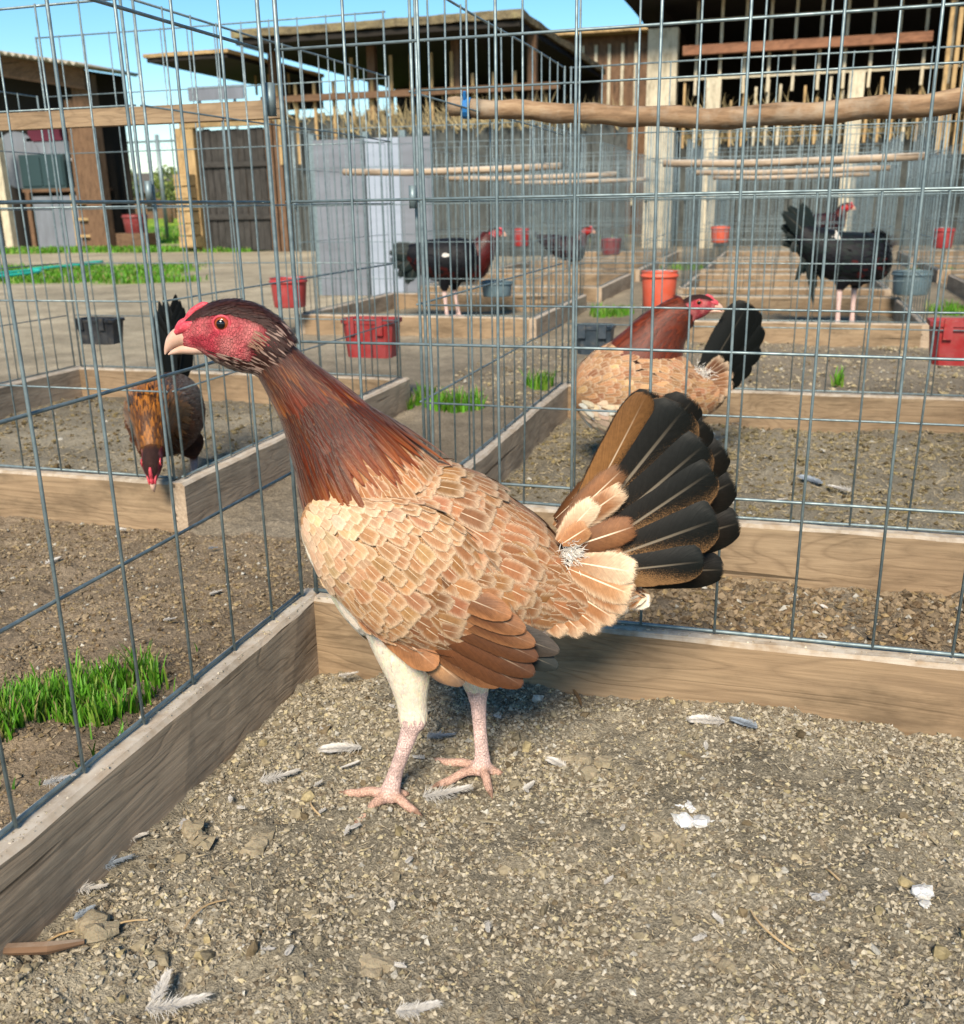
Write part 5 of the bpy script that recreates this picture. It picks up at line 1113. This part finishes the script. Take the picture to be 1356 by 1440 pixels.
# dark hen in the left pen, pecking through the wire; local +X points to its tail
q_ = (-0.735, 0.76); rz = math.atan2(0.90, -0.43); C3 = Plane(q_, rz)
t = thing('hen', 'dark brown hen with golden neck bending its head down over a board', 'hen', (*q_, 0), rz)
DKB = lin(86, 46, 26); DKG = lin(150, 92, 30)
def darkfn(q, a):
    f = rng.random(); c = DKB*(0.6+0.6*f) if abs(math.sin(a)) > 0.4 else lin(72, 48, 34)*(0.7+0.5*f)
    if math.cos(a) > 0.2: c = lin(64, 46, 34)*(0.7+0.5*f)
    return c, lin(112, 76, 52)*0.8
body = [(-0.17, 0, 0.215, 0.03, 0.03), (-0.145, 0, 0.215, 0.062, 0.058), (-0.09, 0, 0.205, 0.085, 0.078), (-0.01, 0, 0.20, 0.09, 0.086), (0.07, 0, 0.21, 0.078, 0.076), (0.13, 0, 0.225, 0.055, 0.058), (0.175, 0, 0.245, 0.02, 0.02)]
neck = [(-0.315, -0.012, 0.178, 0.030, 0.026), (-0.285, -0.008, 0.212, 0.036, 0.032), (-0.245, -0.004, 0.238, 0.044, 0.042), (-0.19, 0, 0.240, 0.058, 0.056), (-0.13, 0, 0.222, 0.072, 0.07)]
legs = [((-0.02, -0.045, 0.13), (0.03, -0.045, 0.085), foot(C3, -0.01, -0.045), 0.009, DKB), ((-0.02, 0.045, 0.13), (0.03, 0.045, 0.085), foot(C3, -0.01, 0.045), 0.009, DKB)]
def goldneck(q, a):
    f = rng.random(); return DKG*(0.25+0.3*f), (DKG*(0.6+0.6*f) if rng.random() < 0.6 else lin(60, 34, 20))
simple_bird(t, body, neck, head_matrix((-0.315, -0.012, 0.180), 0.0, -1.05, 0.88), dict(body=DKB, edge=lin(130, 96, 70), neck0=DKG*0.5, neck1=DKG), legs, 0.9, 0.0034, goldneck, darkfn, face=lin(120, 36, 52), detail=True)
for i in range(8):
    p = Plume(); sg = 1 if i % 2 else -1; k = i//2
    p.add(np.array([0.135, sg*0.008, 0.235]), np.array([0.40-0.05*k, sg*0.05*(k+0.3), 0.90]), np.array([-0.75, sg*0.75, 0.4]), 0.25-0.02*k, 0.085, BLACK*0.6, BLACK*0.4, BLACK*0.5, 0.0, 0.02, 0.10, 'hackle', 6, 16, 0.1); p.build('tail_feather', M['tail'], t)

# roosters
def sickles(Pl, t, root, tips, W, col, y0=-0.02, bend=0.2, seg=(4, 14)):
    for i, tp in enumerate(tips):
        big_feather(Pl, t, 'tail_feather', (root[0]+rng.uniform(-3, 3), root[1]+rng.uniform(-3, 3)), tp, W, y0+0.012*(i % 5)-0.01, col*rng.uniform(0.7, 1.2), col*rng.uniform(0.5, 1.0), col*1.3, shp='sickle', shaft=0.08, bend=bend*(1 if i % 2 else 0.6), seg=seg)
GRN, BLU, DRED = lin(14, 30, 28), lin(13, 14, 24), lin(84, 18, 14)
q_ = (0.93, 4.42); Pk = Plane(q_, RZ_)
t = thing('rooster', 'glossy black rooster with drooping tail standing in its pen', 'rooster', (*q_, 0), RZ_)
rk = lambda *a: ring(Pk, *a)
body = [rk(1250, 356, 10, 12), rk(1243, 358, 24, 24), rk(1226, 362, 32, 30), rk(1200, 364, 35, 32), rk(1172, 358, 32, 28), rk(1148, 346, 26, 22), rk(1128, 332, 16, 14)]
q2 = Pk(1232, 350)
neck = [(q2[0]+0.06, 0.17, q2[2]-0.06, 0.028, 0.025), (q2[0]+0.06, 0.13, q2[2]+0.0, 0.034, 0.03), (q2[0]+0.04, 0.09, q2[2]+0.03, 0.044, 0.04), (q2[0]+0.02, 0.04, q2[2]+0.02, 0.055, 0.05), (q2[0]-0.03, 0.0, q2[2]-0.02, 0.07, 0.065)]
l1, l2 = Pk(1180, 390), Pk(1208, 392)
legs = [((l1[0]+0.01, -0.04, l1[2]), (l1[0]-0.005, -0.04, 0.20), foot(Pk, l1[0], -0.04), 0.012, BLU*0.6), ((l2[0]+0.01, 0.04, l2[2]), (l2[0]-0.005, 0.04, 0.20), foot(Pk, l2[0], 0.04), 0.012, BLU*0.6)]
def blk(q, a):
    f = rng.random(); c = (BLU if f < 0.6 else GRN)*0.6
    if 0.2 < q < 0.5 and abs(abs(a)-1.2) < 0.35 and f > 0.5: c = DRED*0.6
    return c, BLU*0.8
simple_bird(t, body, neck, head_matrix((q2[0]+0.06, 0.17, q2[2]-0.06), math.pi*0.6, -0.7, 0.95), dict(body=BLU*0.6, edge=BLU, neck0=BLU*0.5, neck1=DRED*0.5, shaft=0.0), legs, 1.35, 0.005, None, blk, 1.5)
sickles(Pk, t, (1142, 336), [(1100, 292), (1112, 282), (1130, 280), (1098, 312), (1096, 340), (1108, 350), (1118, 300), (1104, 325), (1122, 318)], 26, GRN*0.6, bend=0.12)
sickles(Pk, t, (1142, 345), [(1115, 400), (1140, 434), (1128, 388), (1146, 410), (1150, 392), (1136, 404), (1156, 400)], 13, GRN*0.7, bend=0.05)
pf = Plume()
for k in range(14): pf.add(Pk(1176+rng.normal(0, 3), 330+rng.normal(0, 3), -0.07), np.array([0.3, -0.2, -0.8]), np.array([0, -1, 0.2]), 0.05, 0.012, WHITE*0.7, WHITE*0.6, WHITE*0.6, 0.05, 0, 0, 'hackle', 2, 4, 0.0)
pf.build('white_down', M['feather'], t, True)

q_ = (-1.45, 4.45); Pr = Plane(q_, RZ_)
t = thing('rooster', 'red and green rooster with a white wing patch in the left rooster pen', 'rooster', (*q_, 0), RZ_)
rk = lambda *a: ring(Pr, *a)
body = [rk(678, 364, 10, 10), rk(670, 365, 22, 20), rk(650, 366, 29, 26), rk(622, 366, 29, 26), rk(598, 362, 24, 20), rk(580, 356, 14, 12)]
neck = [rk(690, 330, 11, 9), rk(686, 338, 13, 10), rk(679, 350, 18, 14), rk(668, 362, 24, 18), rk(655, 370, 26, 22)]
l1, l2 = Pr(626, 390), Pr(640, 392)
legs = [((l1[0], -0.04, l1[2]), (l1[0]-0.005, -0.04, 0.17), foot(Pr, l1[0]+0.01, -0.04), 0.011, BLU*0.6), ((l2[0], 0.04, l2[2]), (l2[0]-0.005, 0.04, 0.17), foot(Pr, l2[0]+0.02, 0.04), 0.011, BLU*0.6)]
def redg(q, a):
    f = rng.random(); ca = math.cos(a)
    c = DRED*0.35 if (ca > 0.3 and q > 0.45 and f > 0.4) else (BLU*0.5)
    if -0.36 < ca < -0.16 and 0.48 < q < 0.60 and math.sin(a) < 0: c = WHITE*0.8 if f < 0.7 else BLU
    return c*(0.7+0.6*f), c
simple_bird(t, body, neck, head_matrix(Pr(690, 331), math.pi, 0.0, 0.95), dict(body=BLU, edge=BLU, neck0=DRED*0.4, neck1=DRED*0.8, shaft=0.0), legs, 1.35, 0.005, None, redg, 1.8)
sickles(Pr, t, (588, 358), [(545, 352), (548, 372), (556, 390), (566, 400), (550, 342), (560, 380), (575, 398), (545, 362), (570, 345)], 24, GRN*0.8, bend=0.12)

q_ = (-1.32, 8.25); Pr = Plane(q_, RZ_)
t = thing('rooster', 'dark rooster with bright red head and grey tail in a far pen', 'rooster', (*q_, 0), RZ_)
rk = lambda *a: ring(Pr, *a)
body = [rk(822, 352, 6, 6), rk(816, 352, 13, 12), rk(802, 350, 16, 14), rk(784, 345, 14, 12), rk(768, 338, 9, 8), rk(758, 330, 4, 4)]
neck = [rk(819, 328, 6, 5), rk(817, 334, 8, 6), rk(813, 342, 11, 9), rk(806, 349, 13, 11)]
l1 = Pr(800, 358)
legs = [((l1[0], -0.04, l1[2]), (l1[0]-0.005, -0.04, 0.17), foot(Pr, l1[0]+0.01, -0.04), 0.011, BLU*0.6), ((l1[0]+.05, 0.04, l1[2]), (l1[0]+.045, 0.04, 0.17), foot(Pr, l1[0]+0.06, 0.04), 0.011, BLU*0.6)]
simple_bird(t, body, neck, head_matrix(Pr(819, 327), math.pi, 0.0, 1.25), dict(body=BLU, edge=DRED, neck0=DRED*0.6, neck1=DRED, shaft=0.0), legs, 1.7, 0.006, comb_s=2.2, face=lin(200, 30, 30))
sickles(Pr, t, (766, 336), [(748, 300), (755, 298), (742, 306), (738, 318), (746, 325), (762, 302)], 12, lin(90, 96, 92), bend=0.15, seg=(2, 8))

q_ = (1.52, 8.3); Pr = Plane(q_, RZ_)
t = thing('rooster', 'dark rooster with red comb showing above the black rooster', 'rooster', (*q_, 0), RZ_)
rk = lambda *a: ring(Pr, *a)
body = [rk(1184, 316, 5, 6), rk(1180, 316, 12, 11), rk(1168, 316, 15, 13), rk(1150, 314, 13, 11), rk(1136, 308, 7, 7)]
neck = [rk(1184, 295, 6, 5), rk(1182, 301, 8, 7), rk(1178, 308, 11, 9), rk(1172, 314, 12, 10)]
l1 = Pr(1166, 328)
legs = [((l1[0], -0.04, l1[2]), (l1[0]-0.005, -0.04, 0.20), foot(Pr, l1[0]+0.01, -0.04), 0.011, BLU*0.6), ((l1[0]+.05, 0.04, l1[2]), (l1[0]+.045, 0.04, 0.20), foot(Pr, l1[0]+0.06, 0.04), 0.011, BLU*0.6)]
simple_bird(t, body, neck, head_matrix(Pr(1184, 294), math.pi, 0.0, 1.2), dict(body=BLU, edge=DRED, neck0=DRED*0.5, neck1=DRED*0.8, shaft=0.0), legs, 1.7, 0.006, comb_s=2.2, face=lin(200, 24, 34))
sickles(Pr, t, (1140, 308), [(1128, 290), (1122, 300), (1124, 312), (1134, 288)], 12, GRN, bend=0.15, seg=(2, 8))

# ------------------------------------------------------------------ loose feathers, droppings, chips, on the soil
def zg(x, y): return float(ground_h(np.array([x]), np.array([y]))[0])
def loose_feather(px, py, L, W, ang, label, c=WHITE*0.85, fluff=60, curl=0.12, plane_z=0.0):
    g_ = gpt(px, py, plane_z); W *= 1.25; t = thing('loose_feather', label, 'feather', (g_[0], g_[1], max(zg(g_[0], g_[1]), plane_z)+0.005), ang, 'moulted feathers on the soil')
    p = Plume(); p.add(np.array([-L/2, 0, 0]), np.array([1, 0, 0.05]), np.array([0, 0.15, 1]), L, W*0.8, c*0.7, c*0.9, c, 0.0, curl*0.6, -0.12, 'round', 6, 14, 0.35, 0.16, None, 0.10); p.build('vane', M['feather'], t)
    if fluff:
        p = Plume()
        for k in range(fluff*2):
            s_ = rng.random(); down = s_ < 0.5; sg = rng.choice([-1, 1]); an = rng.uniform(0.5, 1.25) if down else rng.uniform(0.3, 0.6)
            p.add(np.array([L*(s_*0.9-0.5), 0.16*L*(s_*0.9)**2, 0.002+curl*0.6*L*s_*s_*0.8]), np.array([math.cos(an), sg*math.sin(an), rng.normal(0.05, 0.22 if down else 0.06)]), np.array([0, 0, 1]), (rng.uniform(0.14, 0.34) if down else rng.uniform(0.10, 0.2))*L, 0.0007, c*0.75, c*0.9, c*0.9, 0.02, rng.normal(0, 0.12), 0.0, 'hackle', 2, 4, 0.0, rng.normal(0, 0.15))
        p.build('down', M['feather'], t)
    return t
LF = [(478, 1058, 0.055, 0.022, 3.5, 'cream curled feather lying behind the hen left foot'), (494, 1082, 0.028, 0.008, 0.6, 'small bluish feather scrap under the cream curled feather'), (395, 1100, 0.05, 0.012, 0.5, 'thin white feather flattened in the soil near the left board'),
      (620, 1042, 0.038, 0.012, 0.1, 'downy grey feather between the hen legs'), (632, 1124, 0.062, 0.018, 0.35, 'white curved feather in front of the hen right foot'), (783, 1080, 0.030, 0.014, 2.6, 'small white tuft right of the hen feet'), (990, 1036, 0.050, 0.022, 3.3, 'fluffy white feather near the back board'),
      (1045, 1040, 0.036, 0.016, 2.7, 'grey downy feather beside the fluffy white one'), (815, 990, 0.045, 0.006, 1.9, 'thin upright brown quill by the back board'), (250, 1425, 0.055, 0.016, 0.3, 'cream feather at the near left of the pen soil'), (232, 1395, 0.035, 0.012, 1.6, 'white fluff next to the cream feather'),
      (190, 1186, 0.03, 0.012, 0.5, 'white feather stub at the foot of the left board'), (160, 1222, 0.04, 0.01, 0.5, 'grey fluff strands against the left board'), (128, 1260, 0.035, 0.01, 0.2, 'white down strands in the left board shade'), (122, 1296, 0.022, 0.012, 1.0, 'small blue grey feather in the board shade'),
      (745, 1112, 0.02, 0.010, 1.0, 'tiny white fluff beside the hen right toes'), (590, 1430, 0.04, 0.014, 0.3, 'white fluff at the front of the pen soil'), (305, 838, 0.025, 0.010, 0.8, 'small white feather on the dark path'), (240, 880, 0.022, 0.010, 0.4, 'white feather scrap on the path behind the grass tuft'),
      (78, 800, 0.035, 0.020, 1.2, 'bright white feather caught on the path by the wire'), (172, 748, 0.022, 0.012, 3.0, 'pale feather in front of the pecking hen board'), (10, 716, 0.03, 0.016, 1.5, 'blue grey feather against the pecking hen board'), (300, 775, 0.02, 0.010, 0.2, 'blue grey feather scrap on the dark path'),
      (490, 955, 0.03, 0.012, 0.4, 'pale fluff in the dark corner of the pen'), (1320, 826, 0.035, 0.014, 0.5, 'white and brown feather between the two near pens'), (1160, 858, 0.022, 0.008, 2.1, 'pale feather scrap among pebbles between the pens'), (1245, 588, 0.06, 0.02, 0.1, 'white feather by the back board of the second pen'),
      (1040, 598, 0.06, 0.018, 0.1, 'long pale feather beside the second hen'), (1180, 690, 0.06, 0.014, 2.6, 'white quill on the second pen litter'), (1140, 680, 0.07, 0.03, 2.4, 'grey tail feather on the second pen litter'), (1100, 712, 0.03, 0.012, 0.5, 'white scrap by the front rail of the second pen')]
for (px, py, L_, W_, a_, lab) in LF:
    small = W_ < 0.009
    loose_feather(px, py, L_, W_, a_, lab, (lin(120, 92, 60) if 'brown quill' in lab else (lin(150, 160, 170) if 'grey' in lab else WHITE*0.80)), 0 if small else 130)
loose_feather(85, 1106, 0.032, 0.012, 0.6, 'white fluff stuck on top of the near left board', WHITE*0.8, 110, 0.12, 0.106)
for k in range(26):
    px_, py_ = (rng.uniform(300, 860), rng.uniform(985, 1180)) if k < 14 else (rng.uniform(150, 1300), rng.uniform(1050, 1420))
    loose_feather(px_, py_, rng.uniform(0.010, 0.018), 0.006, rng.uniform(0, 6.28), 'tiny white down scrap lying on the near pen soil', WHITE*0.75, 24)
def lump(name, px, py, r, m, label, cat, seed, flat=0.6, n=3):
    g_ = gpt(px, py); bm = bmesh.new()
    for k in range(n):
        rr_ = np.random.default_rng(seed+k); bmesh.ops.create_icosphere(bm, subdivisions=2, radius=r*rr_.uniform(0.5, 1.0), matrix=Matrix.Translation((rr_.normal(0, r*0.7), rr_.normal(0, r*0.7), rr_.normal(0, r*0.15))))
    for v in bm.verts: v.co *= 1+0.22*math.sin(v.co.x*900/ max(r*100, 0.4)+seed)*math.cos(v.co.y*700/max(r*100, 0.4)); v.co += Vector((rng.normal(0, r*0.09), rng.normal(0, r*0.09), rng.normal(0, r*0.09))); v.co.z *= flat
    me = bpy.data.meshes.new(name); bm.to_mesh(me); bm.free(); o = lk(name, me, m, None, (g_[0], g_[1], zg(g_[0], g_[1])+r*0.1)); return tag(o, label, cat)
M['dropping_white'] = skin_mat('white_dropping', (0.62, 0.63, 0.64), (0.45, 0.44, 0.41), (0.30, 0.27, 0.22), 300, 0.85, 0.5); M['clod'] = skin_mat('soil_clod', (0.30, 0.25, 0.17), (0.24, 0.20, 0.13), (0.16, 0.12, 0.08), 240, 0.95, 0.9); M['stone'] = skin_mat('stone', (0.34, 0.33, 0.32), (0.26, 0.25, 0.24), (0.18, 0.17, 0.16), 200, 0.8, 0.3)
for k, (px, py, r, mm, lab, cat) in enumerate(((982, 1172, 0.0115, 'dropping_white', 'chalky white dropping right of the pen centre', 'dropping'), (966, 1152, 0.006, 'dropping_white', 'small chalky fragment above the white dropping', 'dropping'), (1131, 1012, 0.006, 'dropping_white', 'white chip near the back board', 'dropping'), (368, 1190, 0.013, 'clod', 'pale crusty clod near the left board', 'clod'), (940, 1178, 0.011, 'clod', 'round brown clod left of the white dropping', 'clod'), (540, 1345, 0.014, 'clod', 'yellowish upright clod at the pen front', 'clod'), (830, 1080, 0.016, 'clod', 'flattened grey clod right of the hen feet', 'clod'),
     (1155, 1262, 0.007, 'stone', 'small dark grey stone with a straw beside it', 'stone'), (262, 1152, 0.006, 'stone', 'round pale pebble near the left board', 'stone'), (1290, 1270, 0.010, 'dropping_white', 'pale lilac scrap at the right of the pen', 'scrap'), (1004, 1352, 0.009, 'clod', 'round tan pebble at the pen front', 'pebble'), (1252, 1082, 0.008, 'dropping_white', 'pale chip by the right of the back board', 'chip'), (262, 1180, 0.016, 'clod', 'lumpy clod beneath the white feather stub', 'clod'), (128, 1320, 0.015, 'clod', 'grey lumpy clod in the board shade', 'clod'))):
    lump('ground_lump' if cat in ('clod', 'scrap') else cat, px, py, r, M[mm], lab, cat, 100+7*k, 0.55, 4)
b = MB(); g_ = gpt(40, 1358); b.tube([(-0.055, 0, 0), (-0.02, 0.004, 0.004), (0.02, 0.0, 0.003), (0.05, 0.006, 0.0)], [0.002, 0.0055, 0.006, 0.0025], 7); o = b.build('bark_chip', M['plank_brown'], None, (g_[0], g_[1], zg(g_[0], g_[1])+0.008), 0.45); tag(o, 'reddish brown bark chip at the foot of the left board', 'bark chip')
for k, (px, py, L_, a_, lab) in enumerate(((165, 1320, 0.06, 0.9, 'curved dry straw stem near the bark chip'), (78, 1330, 0.05, 1.2, 'short dry twig standing by the bark chip'), (445, 1145, 0.03, 2.4, 'small curled straw left of the hen foot'), (1170, 1240, 0.02, 2.3, 'straw piece beside the dark stone'), (1085, 1320, 0.06, 2.3, 'long fine straw at the right of the pen'), (290, 1290, 0.05, 1.2, 'dry stem lying in front of the left board'))):
    g_ = gpt(px, py); b = MB(); b.tube([(L_*(s_-0.5), 0.25*L_*s_*(1-s_)*2, 0.004*math.sin(s_*3)) for s_ in np.linspace(0, 1, 7)], 0.0011, 5); tag(b.build('straw_stem', M['straw1'] if 'straw1' in M else M['plank_tan'], None, (g_[0], g_[1], zg(g_[0], g_[1])+0.005), a_), lab, 'straw')
